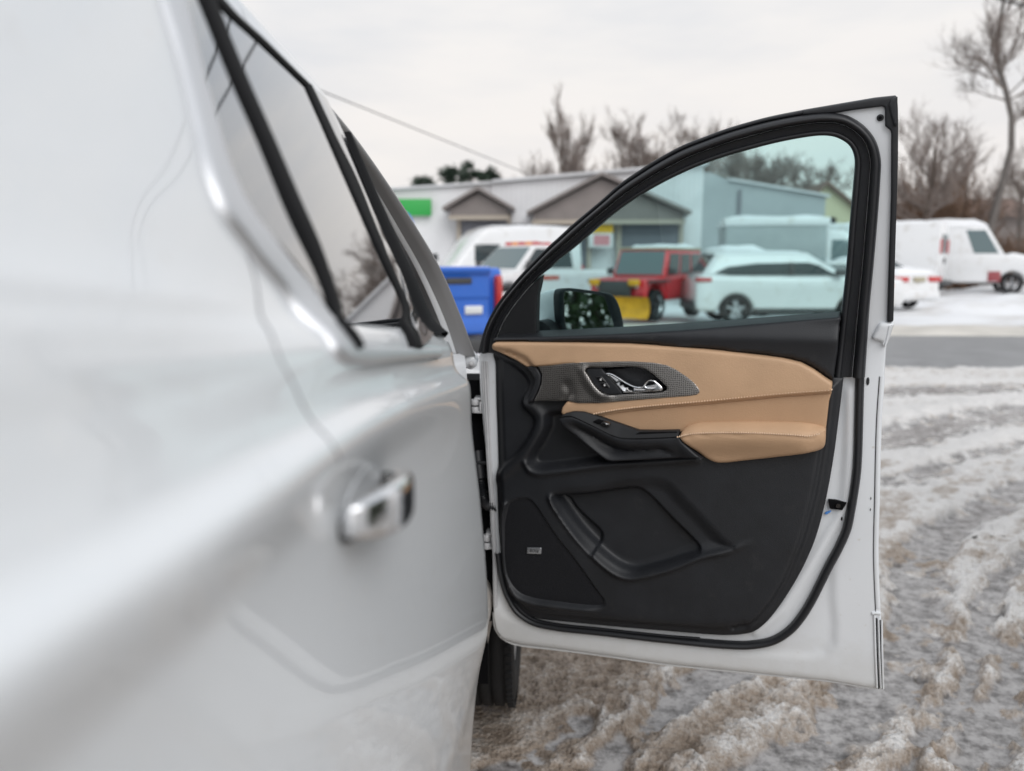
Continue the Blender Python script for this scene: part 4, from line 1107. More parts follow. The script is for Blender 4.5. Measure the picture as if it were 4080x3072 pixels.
lev = pad('door_lever', lv_, door_M, 0.045, 0.061, 0.004, 'chrome', door, res=0.006, hfun=lambda q: -0.006 * sstep(sdf(q, lv_ if area(lv_) > 0 else lv_[::-1]), 0.003, 0.014))
MB().tube(door_M(smooth_curve(dp([(2416, 1490), (2434, 1491), (2460, 1505), (2500, 1530), (2537, 1544), (2575, 1541), (2612, 1535)], 0.064), n=30), np.full(30, 0.0635)), 0.0028, 10).build('lever_rim', 'chrome', lev)
hd = smooth_curve(dp([(2563, 1537), (2574, 1524), (2586, 1514), (2604, 1513), (2620, 1524), (2641, 1547), (2636, 1555), (2600, 1560), (2565, 1550)], 0.066), step=0.003, closed=True)
hh = smooth_curve(dp([(2572, 1535), (2580, 1525), (2590, 1518), (2600, 1518), (2608, 1528), (2606, 1536), (2592, 1541), (2576, 1541)], 0.066), step=0.003, closed=True)
pad('lever_head', hd, door_M, 0.05, 0.068, 0.003, 'chrome', lev, res=0.006, hole=hh)

# ---- pull cup and window switch panel
cupb = [(2226, 1670), (2242, 1660), (2278, 1659), (2307, 1671), (2370, 1700), (2429, 1730), (2470, 1744), (2510, 1747), (2600, 1745), (2673, 1742), (2706, 1740), (2716, 1760), (2771, 1810), (2800, 1833), (2771, 1828), (2600, 1838), (2429, 1846), (2410, 1842), (2388, 1828), (2327, 1779), (2266, 1727), (2232, 1692)]
dC = 0.078
pcp = dpoly(cupb, dC, 0.005)
lipl = dp([(2226, 1672), (2286, 1668), (2347, 1694), (2400, 1720), (2449, 1745), (2490, 1757), (2560, 1760), (2640, 1758), (2700, 1758), (2800, 1835)], dC)
under = smooth_curve(dp([(2250, 1684), (2290, 1682), (2347, 1706), (2400, 1733), (2449, 1756), (2490, 1768), (2560, 1770), (2630, 1768), (2655, 1778), (2697, 1820), (2600, 1832), (2429, 1842), (2388, 1824), (2327, 1775), (2266, 1720)], dC), step=0.006, closed=True)
def cup_h(q):
    s_ = sdf(q, under)
    drop = np.interp(q[:, 0], lipl[:, 0], lipl[:, 1]) - q[:, 1]
    return -0.030 * sstep(s_, -0.002, 0.040) - 0.016 * sstep(drop, 0.0, 0.05)
pad('pull_cup', pcp, door_M, 0.0, dC, 0.005, 'black_trim', door, res=0.0055, hfun=cup_h)
swp = dpoly([(2238, 1659), (2250, 1648), (2286, 1640), (2323, 1642), (2368, 1656), (2440, 1682), (2543, 1717), (2620, 1718), (2705, 1716), (2706, 1738), (2673, 1741), (2600, 1744), (2510, 1746), (2470, 1743), (2429, 1729), (2307, 1670), (2278, 1658)], 0.070, 0.004)
dwn = dp([(2238, 1659), (2278, 1658), (2307, 1670), (2429, 1729), (2470, 1743), (2510, 1746), (2706, 1738)], 0.07)
pad('switch_panel', swp, door_M, 0.01, 0.079, 0.002, 'black_soft', door, res=0.006, hfun=lambda q: -0.5 * np.clip(q[:, 1] - np.interp(q[:, 0], dwn[:, 0], dwn[:, 1]), 0, 0.05))
gs = dpoly([(2548, 1722), (2700, 1720), (2704, 1737), (2600, 1742), (2520, 1743), (2516, 1738)], 0.075, 0.004)
pad('grab_slot', gs, door_M, 0.04, 0.0745, 0.001, 'dark_void', door, res=0.02)
ws = pad('window_switch_well', dpoly([(2364, 1679), (2381, 1670), (2405, 1678), (2392, 1688), (2384, 1688)], 0.074, 0.003), door_M, 0.05, 0.0775, 0.001, 'dark_void', door, res=0.02)
pad('window_switch', dpoly([(2392, 1688), (2404, 1679), (2424, 1684), (2432, 1692), (2424, 1700), (2410, 1698)], 0.078, 0.003), door_M, 0.05, 0.081, 0.0025, 'black_gloss', door, res=0.01)
pad('switch_icon', dpoly([(2414, 1686), (2420, 1687), (2421, 1691), (2414, 1691)], 0.080, 0.001), door_M, 0.078, 0.0816, 0.0002, 'icon_white', ws, steps=1)
ribbon('pull_cup_seam', smooth_curve(dp([(2230, 1667), (2242, 1661), (2278, 1660), (2307, 1672), (2370, 1702), (2429, 1732), (2470, 1746), (2510, 1749), (2600, 1747), (2700, 1742)], 0.08), step=0.006), door_M, 'dark_void', door, 0.0016, 0.0006, 0.0786)

# ---- hinges, strap, wiring boot between body and door
def hinge(pxs, py0, py1, Y):
    P = lambda a, b, y=Y: at_Y(a, b, y)
    x0, x1 = pxs
    mb = MB()
    ym = (py0 + py1) / 2
    mb.tube([P(x0 + 12, py0 + 4), P(x0 + 12, ym - 3)], 0.011, 14).tube([P(x0 + 14, ym + 3), P(x0 + 14, py1 - 4)], 0.011, 14)
    h = mb.build('door_hinge', 'hinge_steel', suv, bevel=0.002)
    for a, b in ((py0, py0 + 10), (py1 - 12, py1)):
        q0 = P(x0 + 8, a, Y - 0.008); q1 = P(x1, b, Y - 0.008)
        MB().box((q0[0], Y - 0.008, q1[2]), (q1[0], Y + 0.045, q0[2])).build('hinge_leaf', 'hinge_steel', h, bevel=0.002)
    q = [P(x0 + 34, ym - 18, Y - 0.006), P(x0 + 34, ym + 18, Y - 0.006)]
    MB().tube(q, 0.005, 10).build('hinge_pin', 'satin_chrome', h)
hinge((1880, 1934), 1586, 1648, 2.11)
hinge((1927, 1976), 2126, 2190, 2.11)
q0, q1 = at_Y(1885, 1836, 2.12), at_Y(1972, 1852, 2.12)
MB().box((q0[0], 2.115, q1[2]), (q1[0], 2.13, q0[2])).build('check_strap', 'black_trim', suv, bevel=0.002)
bp_ = smooth_curve(np.array([at_Y(1902, 1795, 2.14), at_Y(1908, 1860, 2.13), at_Y(1918, 1940, 2.12), at_Y(1930, 1995, 2.11), at_Y(1948, 2014, 2.10), at_Y(1975, 2012, 2.09)]), n=90)
s_ = np.linspace(0, 1, 90)
MB().tube(bp_, list(np.where(s_ > 0.42, 0.0135 + 0.0028 * np.sin(s_ * 190), 0.017)), 14).build('wiring_boot', 'seal_rubber', suv)
# bright channel down the hinge edge of the door
for dx, h in ((0, 0.004), (9, 0.006), (18, 0.004)):
    ribbon('hinge_edge_fold', smooth_curve(dp([(1920 + dx, 1440), (1924 + dx, 1550), (1934 + dx * .8, 1713), (1943 + dx * .7, 1875), (1953 + dx * .6, 1997), (1958 + dx * .6, 2120), (1964 + dx * .5, 2200), (1967 + dx * .6, 2360), (1968 + dx * .5, 2420)], 0.002), step=0.012), door_M, 'hinge_steel', door, 0.006, h, -0.002)

# ---- exterior mirror on the door
mir = MB()
ang = rad(27)
Mn = Uv * math.cos(ang) + Nv * math.sin(ang) + Zv * 0.05
Mn /= np.linalg.norm(Mn)
Mr = np.cross(Mn, Zv); Mr /= np.linalg.norm(Mr)
if Mr @ Uv < 0 and Mr @ np.array((1, 0, 0)) < 0: Mr = -Mr
Mu = np.cross(Mr, Mn); Mu = Mu if Mu[2] > 0 else -Mu
MC = at_depth(2355, 1250, 2.22)
def mir_p(pts, off=0.0):
    o = []
    for a, b in pts:
        r = ray(a, b); t = ((MC + Mn * off - CAM) @ Mn) / (r @ Mn); q = CAM + r * t - MC
        o.append((q @ Mr, q @ Mu))
    return np.array(o)
def mir_M(uv, d):
    uv = np.asarray(uv, float)
    return MC + uv[:, :1] * Mr + uv[:, 1:] * Mu + np.asarray(d)[:, None] * Mn
hp = smooth_curve(mir_p([(2231, 1158), (2251, 1148), (2374, 1160), (2429, 1169), (2450, 1187), (2465, 1216), (2481, 1280), (2483, 1303), (2473, 1330), (2455, 1352), (2300, 1362), (2262, 1352), (2238, 1300), (2229, 1240)]), step=0.005, closed=True)
mg = smooth_curve(mir_p([(2250, 1163), (2300, 1163), (2403, 1177), (2421, 1188), (2440, 1240), (2458, 1303), (2452, 1325), (2430, 1341), (2300, 1345), (2272, 1338), (2254, 1295), (2249, 1230)]), step=0.005, closed=True)
mirror = pad('side_mirror', hp, mir_M, -0.020, 0.004, 0.006, 'black_trim', suv, res=0.01, hole=mg, hole_depth=-0.012)
prop(mirror, label='black exterior mirror seen through the door glass')
pad('mirror_glass', inset(mg if area(mg) > 0 else mg[::-1], -0.002), mir_M, -0.010, -0.006, 0.0015, 'mirror_glass', mirror, res=0.05, steps=2).data.shade_flat()
pc = hp if area(hp) > 0 else hp[::-1]
pad('mirror_cap', inset(pc, -0.001), mir_M, -0.068, -0.13, 0.03, 'white_paint', mirror, res=0.02, steps=5) if False else None
capv = []; ns = 8
for i in range(ns + 1):
    t = i / ns * math.pi / 2
    capv.append(mir_M(inset(pc, 0.055 * (1 - math.cos(t))), np.full(len(pc), -0.018 - 0.11 * math.sin(t))))
nc = len(pc)
cf = [(i * nc + j, i * nc + (j + 1) % nc, (i + 1) * nc + (j + 1) % nc, (i + 1) * nc + j) for i in range(ns) for j in range(nc)] + [tuple(ns * nc + j for j in range(nc))]
mk('mirror_cap', np.vstack(capv), cf, 'white_paint', mirror, label='white painted mirror cap')
a_, b_ = at_depth(2150, 1352, 2.16), at_depth(2275, 1342, 2.26)
armv = [a_, a_ * .6 + b_ * .4 + np.array((0, 0, 0.008)), b_]
MB().tube(smooth_curve(np.array(armv), n=14), list(np.linspace(0.050, 0.036, 14)), 16).build('mirror_arm', 'black_trim', mirror)

# ================================================================== the ground
BASE = -0.11
def gx(px, Y, py=1040):
    return at_Y(px, py, Y)[0]
def gz(py, Y, px=2240):
    return at_Y(px, py, Y)[2]

def ground_material():
    m = bpy.data.materials.new('slush'); m.use_nodes = True
    t = m.node_tree; b = t.nodes['Principled BSDF']
    N = t.nodes.new; K = t.links.new
    tcn = N('ShaderNodeTexCoord')
    at = N('ShaderNodeAttribute'); at.attribute_name = 'cover'      # r = wet track, g = cleanness
    sp_ = N('ShaderNodeSeparateColor'); K(at.outputs['Color'], sp_.inputs[0])
    n1 = N('ShaderNodeTexNoise'); n1.inputs['Scale'].default_value = 9; n1.inputs['Detail'].default_value = 8; n1.inputs['Roughness'].default_value = 0.65
    n2 = N('ShaderNodeTexNoise'); n2.inputs['Scale'].default_value = 140; n2.inputs['Detail'].default_value = 5; n2.inputs['Roughness'].default_value = 0.7
    K(tcn.outputs['Object'], n1.inputs['Vector']); K(tcn.outputs['Object'], n2.inputs['Vector'])
    add = N('ShaderNodeMath'); add.operation = 'MULTIPLY_ADD'; add.inputs[1].default_value = 0.75
    K(n1.outputs[0], add.inputs[0]); K(sp_.outputs['Green'], add.inputs[2])
    add2 = N('ShaderNodeMath'); add2.operation = 'MULTIPLY_ADD'; add2.inputs[1].default_value = 0.55; K(n2.outputs[0], add2.inputs[0]); K(add.outputs[0], add2.inputs[2])
    r = N('ShaderNodeValToRGB'); e = r.color_ramp.elements
    e[0].position = 0.40; e[0].color = (0.105, 0.080, 0.060, 1)
    e[1].position = 1.10; e[1].color = (0.74, 0.725, 0.71, 1)
    e.new(0.58).color = (0.22, 0.170, 0.128, 1); e.new(0.74).color = (0.355, 0.29, 0.235, 1); e.new(0.90).color = (0.52, 0.475, 0.435, 1)
    K(add2.outputs[0], r.inputs[0])
    r2 = N('ShaderNodeValToRGB'); e = r2.color_ramp.elements
    e[0].position = 0.38; e[0].color = (0.085, 0.078, 0.074, 1); e[1].position = 0.58; e[1].color = (0.40, 0.385, 0.38, 1)
    n3 = N('ShaderNodeTexNoise'); n3.inputs['Scale'].default_value = 16; n3.inputs['Detail'].default_value = 9; n3.inputs['Roughness'].default_value = 0.75
    K(tcn.outputs['Object'], n3.inputs['Vector']); K(n3.outputs[0], r2.inputs[0])
    mx = N('ShaderNodeMix'); mx.data_type = 'RGBA'
    K(sp_.outputs['Red'], mx.inputs['Factor']); K(r.outputs[0], mx.inputs['A']); K(r2.outputs[0], mx.inputs['B'])
    K(mx.outputs['Result'], b.inputs['Base Color'])
    rr = N('ShaderNodeMapRange'); rr.inputs['To Min'].default_value = 0.5; rr.inputs['To Max'].default_value = 0.07
    K(sp_.outputs['Red'], rr.inputs['Value']); K(rr.outputs[0], b.inputs['Roughness'])
    soft = N('ShaderNodeMapRange'); soft.inputs['To Min'].default_value = 0.7; soft.inputs['To Max'].default_value = 0.05
    K(sp_.outputs['Red'], soft.inputs['Value'])
    vo = N('ShaderNodeTexVoronoi'); vo.feature = 'SMOOTH_F1'; vo.inputs['Scale'].default_value = 75; vo.inputs['Smoothness'].default_value = 0.5
    K(tcn.outputs['Object'], vo.inputs['Vector'])
    bp0 = N('ShaderNodeBump'); bp0.invert = True; K(soft.outputs[0], bp0.inputs['Strength']); bp0.inputs['Distance'].default_value = 0.014
    K(vo.outputs['Distance'], bp0.inputs['Height'])
    bp = N('ShaderNodeBump'); K(soft.outputs[0], bp.inputs['Strength']); bp.inputs['Distance'].default_value = 0.005
    K(n2.outputs[0], bp.inputs['Height']); K(bp0.outputs[0], bp.inputs['Normal']); K(bp.outputs[0], b.inputs['Normal'])
    b.inputs['Subsurface Weight'].default_value = 0.0
    MATS['slush'] = m
ground_material()

TRACKS = [([(2900, 3150), (3230, 2950), (3450, 2790), (3590, 2650), (3650, 2480), (3640, 2340), (3650, 2220), (3760, 2115), (3920, 2030), (4150, 1900)], 0.105),
          ([(2250, 3200), (2480, 2930), (2680, 2790), (2850, 2690), (3060, 2560), (3300, 2380)], 0.06),
          ([(3780, 3200), (3980, 2830), (4090, 2640), (4300, 2400)], 0.09),
          ([(3480, 3200), (3740, 2900), (3860, 2700), (3905, 2500), (3950, 2330), (4150, 2160)], 0.05),
          ([(3540, 1930), (3800, 1830), (4150, 1750)], 0.10),
          ([(1960, 3080), (2180, 2950), (2300, 2860)], 0.06),
          ([(3500, 1760), (3750, 1690), (4080, 1640), (4500, 1600)], 0.30),
          ([(3500, 1560), (3800, 1550), (4200, 1545), (4700, 1540)], 0.35)]
TRK = [(np.array([at_z(a, b, BASE)[:2] for a, b in p]), w_) for p, w_ in TRACKS]
def ground_h(x, y):
    P = np.stack([x, y], 1)
    wob = (fbm(x * 5, y * 5, 4, 5) - 0.5)
    rel = np.full(len(x), 9.0)
    for line, w_ in TRK:
        rel = np.minimum(rel, dist_poly(P, line) / w_ + wob * 2.6 * min(1.0, 0.07 / w_))
    isl = fbm(x * 11, y * 11, 4, 51)
    track = sstep(rel + 0.9 * sstep(isl, 0.56, 0.66), 1.25, 0.95)
    flat = sstep(rel + 0.6 * sstep(isl, 0.52, 0.70), 1.7, 0.8)
    ridge = np.exp(-((rel - 1.7) / 0.45) ** 2)
    big = fbm(x * 2.6, y * 2.6, 3, 11)
    lump = fbm(x * 10, y * 10, 4, 1, 0.6)
    lump = 1 - np.abs(lump * 2 - 1)
    crumb = 1 - np.abs(fbm(x * 30, y * 30, 3, 21, 0.6) * 2 - 1)
    fine = fbm(x * 80, y * 80, 2, 31)
    rough = sstep(fbm(x * 1.3, y * 1.3, 3, 41), 0.30, 0.60)
    amp = 1 - 0.95 * flat
    near_wheel = np.exp(-(((x + 0.25) / 0.45) ** 2 + ((y - 2.45) / 0.40) ** 2))
    h = amp * (0.052 * (big - 0.40) * (0.5 + rough) + 0.034 * (lump - 0.5) * (0.6 + rough) + 0.022 * (crumb - 0.6) + 0.012 * (fine - 0.5)) - 0.018 * flat + 0.003 * flat * (crumb - 0.6) + 0.002 * flat * (fine - 0.5) + 0.012 * ridge
    h = h * (1 - 0.8 * near_wheel) - 0.02 * near_wheel
    clean = 0.26 * (lump - 0.6) + 0.26 * (crumb - 0.65) + 0.35 * (big - 0.5) + 0.10 * np.clip(x - 0.35, 0, 2.2) + 0.012 * np.clip(y - 2, 0, 6) - 0.02 + 0.15 * ridge
    return h - 0.01 + BASE, track, clean
def ground_patch(x0, x1, y0, y1, st):
    nx, ny = int((x1 - x0) / st) + 1, int((y1 - y0) / st) + 1
    X, Y = np.meshgrid(np.linspace(x0, x1, nx), np.linspace(y0, y1, ny))
    x, y = X.ravel(), Y.ravel()
    h, tr, cl = ground_h(x, y)
    i, j = np.meshgrid(np.arange(nx - 1), np.arange(ny - 1))
    k = (j * nx + i).ravel()
    return np.stack([x, y, h], 1), np.stack([k, k + 1, k + nx + 1, k + nx], 1), tr, cl
def slush_ground():
    parts = [ground_patch(-0.9, 2.5, 1.7, 4.3, 0.0075), ground_patch(-5.0, 9.0, 4.3, 11.6, 0.03), ground_patch(2.5, 6.0, 0.0, 4.3, 0.04), ground_patch(-4.0, -0.9, 0.0, 4.3, 0.06), ground_patch(-0.9, 2.5, -1.0, 1.7, 0.03)]
    v = np.vstack([p[0] for p in parts]); off = np.cumsum([0] + [len(p[0]) for p in parts[:-1]])
    f = np.vstack([p[1] + o for p, o in zip(parts, off)])
    me = bpy.data.meshes.new('slushy_ground')
    me.vertices.add(len(v)); me.vertices.foreach_set('co', v.ravel())
    me.loops.add(f.size); me.loops.foreach_set('vertex_index', f.ravel().astype(np.int32))
    me.polygons.add(len(f)); me.polygons.foreach_set('loop_start', np.arange(0, f.size, 4, dtype=np.int32))
    me.update(calc_edges=True)
    a = me.color_attributes.new('cover', 'FLOAT_COLOR', 'POINT')
    tr = np.concatenate([p[2] for p in parts]); cl = np.concatenate([p[3] for p in parts])
    a.data.foreach_set('color', np.stack([tr, cl, np.zeros_like(tr), np.ones_like(tr)], 1).ravel().astype(np.float32))
    me.shade_smooth()
    me.materials.append(MATS['slush'])
    o = bpy.data.objects.new('slushy_ground', me); COL.objects.link(o)
    prop(o, 'churned brown and grey slush covering the parking lot', None, None, 'structure')
slush_ground()
mat('snow', (0.80, 0.81, 0.83), 0.6, var=(0.9, 0.08), ramp=(0.55, (0.52, 0.49, 0.45), 0.50, 0.75), bump=(7, 0.4, 0.03))
mat('clean_snow', (0.84, 0.85, 0.87), 0.6, bump=(12, 0.4, 0.02))
mat('base_ground', (0.42, 0.41, 0.40), 0.7, var=(0.6, 0.25))
mat('asphalt', (0.215, 0.218, 0.225), 0.42, var=(2.5, 0.22), bump=(120, 0.5, 0.004))
mat('dirty_snow', (0.60, 0.57, 0.52), 0.65, var=(1.2, 0.2), bump=(9, 0.6, 0.04))
MB().box((-400, -300, -0.8), (400, 500, -0.28)).build('ground', 'base_ground', smooth=False, kind='structure', label='snowy ground reaching to the horizon')
rd = MB()
X_ = np.linspace(-160, 160, 161); Yr = np.linspace(11.2, 17.2, 7)
rv = [(x, y, BASE - 0.03 + 0.05 * math.sin((y - 11.2) / 6 * math.pi)) for y in Yr for x in X_]
mk('road', rv, [(i * 161 + j, i * 161 + j + 1, (i + 1) * 161 + j + 1, (i + 1) * 161 + j) for i in range(6) for j in range(160)], 'asphalt', kind='structure', label='wet grey asphalt road crossing behind the parking lot')
def snow_sheet(name, x0, x1, y0, y1, st, fn, m, label):
    nx, ny = int((x1 - x0) / st) + 1, int((y1 - y0) / st) + 1
    X, Y = np.meshgrid(np.linspace(x0, x1, nx), np.linspace(y0, y1, ny))
    x, y = X.ravel(), Y.ravel()
    i, j = np.meshgrid(np.arange(nx - 1), np.arange(ny - 1)); k = (j * nx + i).ravel()
    mk(name, np.stack([x, y, fn(x, y)], 1), np.stack([k, k + 1, k + nx + 1, k + nx], 1), m, fix=False, kind='structure', label=label)
snow_sheet('snow_bank', -40, 46, 16.6, 19.6, 0.22, lambda x, y: BASE - 0.06 + 0.11 * sstep(y, 16.6, 17.4) * sstep(y, 19.6, 18.6) * (0.5 + fbm(x * .9, y * .9, 4, 3)) + 0.05 * (fbm(x * 2.5, y * 2.5, 3, 9) - .5), 'dirty_snow', 'low dirty snow bank along the far side of the road')
snow_sheet('snow_field', -45, 60, 19.2, 75, 0.5, lambda x, y: BASE - 0.05 + 0.07 * fbm(x * .5, y * .5, 4, 13) + 0.30 * sstep(fbm(x * .22, y * .35, 2, 17), 0.55, 0.8) * sstep(x, 7.5, 10.5), 'snow', 'packed white snow on the lot beyond the road')

# ================================================================== background vehicles
mat('car_white', (0.76, 0.77, 0.78), 0.3, coat=0.8, ramp=(3.0, (0.55, 0.53, 0.50), 0.55, 0.75))
mat('car_red', (0.62, 0.025, 0.035), 0.3, coat=0.8, var=(4, 0.15))
mat('car_blue', (0.012, 0.135, 0.62), 0.4, coat=1.0, var=(3, 0.06))
mat('plow_yellow', (0.70, 0.36, 0.02), 0.5, var=(5, 0.25))
mat('car_glass', (0.03, 0.045, 0.05), 0.05, ior=1.6)
mat('car_glass_pale', (0.12, 0.17, 0.18), 0.08, ior=1.6)
mat('lamp_red', (0.50, 0.02, 0.02), 0.2, coat=0.8)
mat('mud_red', (0.30, 0.07, 0.08), 0.6)
mat('lamp_amber', (0.75, 0.25, 0.03), 0.25, coat=0.6)
mat('lamp_clear', (0.75, 0.78, 0.8), 0.1, coat=0.8)
mat('plastic_grey', (0.06, 0.062, 0.065), 0.6)
mat('alloy', (0.42, 0.43, 0.45), 0.3, metal=0.9)
mat('grey_side', (0.33, 0.36, 0.37), 0.5, var=(2, 0.1))
mat('lettering_red', (0.50, 0.12, 0.09), 0.5)
mat('tan_canvas', (0.40, 0.36, 0.26), 0.8)

def side_solid(name, poly, w_, m, parent, bevel=0.06, y0=None, y1=None, label=None):
    """side view polygon (x, z) given width; bevelled"""
    mb = MB().prism(poly, lambda a, b, d: (a, d, b), -w_ if y0 is None else y0, w_ if y1 is None else y1)
    return mb.build(name, m, parent, bevel=bevel, seg=3, world=False, label=label)
def arch_poly(top, x0, x1, zb, wheels, r):
    """closed side outline with wheel arches; top runs front to rear"""
    pts = [(x0, zb + 0.12), (x0 + 0.08, zb)]
    for xc in sorted(wheels):
        a = [(xc + r * math.cos(t), zb - 0.02 + (r + 0.02) * math.sin(t)) for t in np.linspace(math.pi, 0, 11)]
        pts += [(max(p, x0 + 0.1), max(q, zb)) for p, q in a]
    pts += [(x1 - 0.08, zb), (x1, zb + 0.12)]
    return pts + top
def wheel(parent, x, y, r, wd=0.22, n=28):
    s_ = 1 if y > 0 else -1
    prof = [(-wd, r * .6), (-wd, r * .92), (-wd * .85, r), (-wd * .15, r), (0, r * .93), (0.005, r * .8), (-0.005, r * .66), (-0.02, r * .64)]
    V = [(x + q * math.cos(2 * math.pi * k / n), y + s_ * o, r + q * math.sin(2 * math.pi * k / n)) for o, q in prof for k in range(n)]
    f = [(i * n + k, i * n + (k + 1) % n, (i + 1) * n + (k + 1) % n, (i + 1) * n + k) for i in range(len(prof) - 1) for k in range(n)]
    t = mk('wheel', V, f, 'tyre', parent, world=False)
    mb = MB(); yo = y - s_ * 0.03
    ring = [(x + r * .66 * math.cos(2 * math.pi * k / n), yo + s_ * 0.012, r + r * .66 * math.sin(2 * math.pi * k / n)) for k in range(n)]
    ring2 = [(x + r * .58 * math.cos(2 * math.pi * k / n), yo - s_ * 0.03, r + r * .58 * math.sin(2 * math.pi * k / n)) for k in range(n)]
    mb.add(ring + ring2, [(k, (k + 1) % n, n + (k + 1) % n, n + k) for k in range(n)])
    for k in range(5):
        a = 2 * math.pi * k / 5 + 0.3
        c, s2 = math.cos(a), math.sin(a)
        q = [(x + c * rr - s2 * ww, yo + s_ * 0.002, r + s2 * rr + c * ww) for rr, ww in ((0.03, 0.035), (r * .62, 0.028), (r * .62, -0.028), (0.03, -0.035))]
        mb.add(q + [(p[0], p[1] - s_ * 0.03, p[2]) for p in q], [(0, 1, 2, 3), (0, 1, 5, 4), (2, 3, 7, 6)])
    mb.build('rim', 'alloy', t, world=False, kind='stuff')
    return t
def quad(name, c, m, parent, a=(0, 1, 0, 1), off=0.006, thick=0.008, label=None):
    """panel on a bilinear face c = [p00, p10, p11, p01]; a = fractions kept"""
    c = [np.array(p, float) for p in c]
    B_ = lambda s, t: (c[0] * (1 - s) + c[1] * s) * (1 - t) + (c[3] * (1 - s) + c[2] * s) * t
    n = np.cross(c[1] - c[0], c[3] - c[0]); n /= np.linalg.norm(n)
    q = []
    ns = 5
    ss, tt = np.linspace(a[0], a[1], ns), np.linspace(a[2], a[3], ns)
    loop = [(s, a[2]) for s in ss] + [(a[1], t) for t in tt[1:]] + [(s, a[3]) for s in ss[::-1][1:]] + [(a[0], t) for t in tt[::-1][1:-1]]
    top = [B_(s, t) + n * (off + thick) for s, t in loop]; bot = [B_(s, t) + n * (off - thick) for s, t in loop]
    k = len(loop)
    f = [tuple(range(k)), tuple(range(k, 2 * k))[::-1]] + [(i, (i + 1) % k, k + (i + 1) % k, k + i) for i in range(k)]
    return mk(name, top + bot, f, m, parent, smooth=False, world=False, label=label)
class Cabin:
    def __init__(s, parent, m, x0, x1, z0, x2, x3, z1, w0, w1, bevel=0.07, name='cabin'):
        """x0 rear, x1 front at the belt; x2 rear, x3 front at the roof"""
        s.b = [np.array(p) for p in ((x0, -w0, z0), (x1, -w0, z0), (x1, w0, z0), (x0, w0, z0))]
        s.t = [np.array(p) for p in ((x2, -w1, z1), (x3, -w1, z1), (x3, w1, z1), (x2, w1, z1))]
        s.p = parent
        mb = MB(); mb.add(s.b + s.t, [(0, 3, 2, 1), (4, 5, 6, 7), (0, 1, 5, 4), (1, 2, 6, 5), (2, 3, 7, 6), (3, 0, 4, 7)])
        s.o = mb.build(name, m, parent, bevel=bevel, seg=3, world=False)
    def face(s, w_):
        b, t = s.b, s.t
        return {'R': [b[0], b[1], t[1], t[0]], 'F': [b[1], b[2], t[2], t[1]], 'L': [b[2], b[3], t[3], t[2]], 'B': [b[3], b[0], t[0], t[3]]}[w_]
    def win(s, w_, a, m='car_glass', name='window'):
        return quad(name, s.face(w_), m, s.p, a)
def bx(name, a, b, m, parent, bevel=0.02, label=None):
    return MB().box(a, b).build(name, m, parent, bevel=bevel, world=False, label=label)
def snowcap(parent, x0, x1, y0, y1, z, h, seed=0, name='snow_cover', slope=0.0):
    nx, ny = 16, 10; V = []
    for j in range(ny + 1):
        for i in range(nx + 1):
            s, t = i / nx, j / ny
            e = min(s, 1 - s, t, 1 - t) * 6
            k = min(1, max(0, e)) ** .5
            V.append((x0 + (x1 - x0) * s, y0 + (y1 - y0) * t, z + slope * s + h * k * (0.7 + 0.6 * float(vnoise(np.array([s * 5 + seed]), np.array([t * 4.0]), seed)[0]))))
    f = [(j * (nx + 1) + i, j * (nx + 1) + i + 1, (j + 1) * (nx + 1) + i + 1, (j + 1) * (nx + 1) + i) for j in range(ny) for i in range(nx)]
    return mk(name, V, f, 'clean_snow', parent, world=False)

# ---- blue pickup, tail towards the camera
D = 8.5
bt = thing('pickup_truck', 'bright blue pickup truck parked tail first beside the open door', 'truck', (gx(1992, D) - 0.86, D - 0.48, 0), rad(119))
bx('bed', (0.10, -0.98, 0.62), (2.0, 0.98, 1.27), 'car_blue', bt, 0.05)
cab = Cabin(bt, 'car_blue', 2.0, 4.1, 1.22, 2.15, 3.5, 1.90, 0.96, 0.78, 0.08)
cab.win('B', (0.12, 0.88, 0.15, 0.88)); cab.win('R', (0.08, 0.46, 0.12, 0.85)); cab.win('R', (0.5, 0.9, 0.12, 0.85))
bx('hood', (2.0, -0.98, 0.55), (5.6, 0.98, 1.22), 'car_blue', bt, 0.10)
tg = MB().prism([(0.0, 0.66), (0.04, 0.64), (0.10, 0.66), (0.10, 1.27), (0.02, 1.285), (-0.035, 1.27), (-0.03, 1.235), (0.012, 1.19), (0.012, 1.00), (0.028, 0.975), (0.028, 0.80), (0.012, 0.775)], lambda a, b, d: (a, d, b), -0.80, 0.80).build('tailgate', 'car_blue', bt, bevel=0.012, world=False)
bx('tailgate_handle', (-0.006, -0.62, 1.12), (0.03, -0.36, 1.18), 'plastic_grey', tg, 0.012)
bx('emblem', (0.006, -0.73, 0.84), (0.03, -0.55, 0.92), 'lamp_clear', tg, 0.01)
for s_ in (-1, 1):
    bx('tail_light', (0.02, s_ * 0.88 if s_ > 0 else -0.95, 0.80), (0.14, 0.95 if s_ > 0 else -0.88, 1.20), 'lamp_red', bt, 0.03)
bx('rear_bumper', (-0.12, -0.97, 0.46), (0.08, 0.97, 0.63), 'plastic_grey', bt, 0.04)
bx('bumper_step', (-0.13, -0.92, 0.36), (0.06, 0.92, 0.455), 'car_blue', bt, 0.03)
for x in (1.15, 4.75):
    for y in (-1.0, 1.0): wheel(bt, x, y, 0.40, 0.28)

bt.scale = (1.09, 1.09, 1.09)
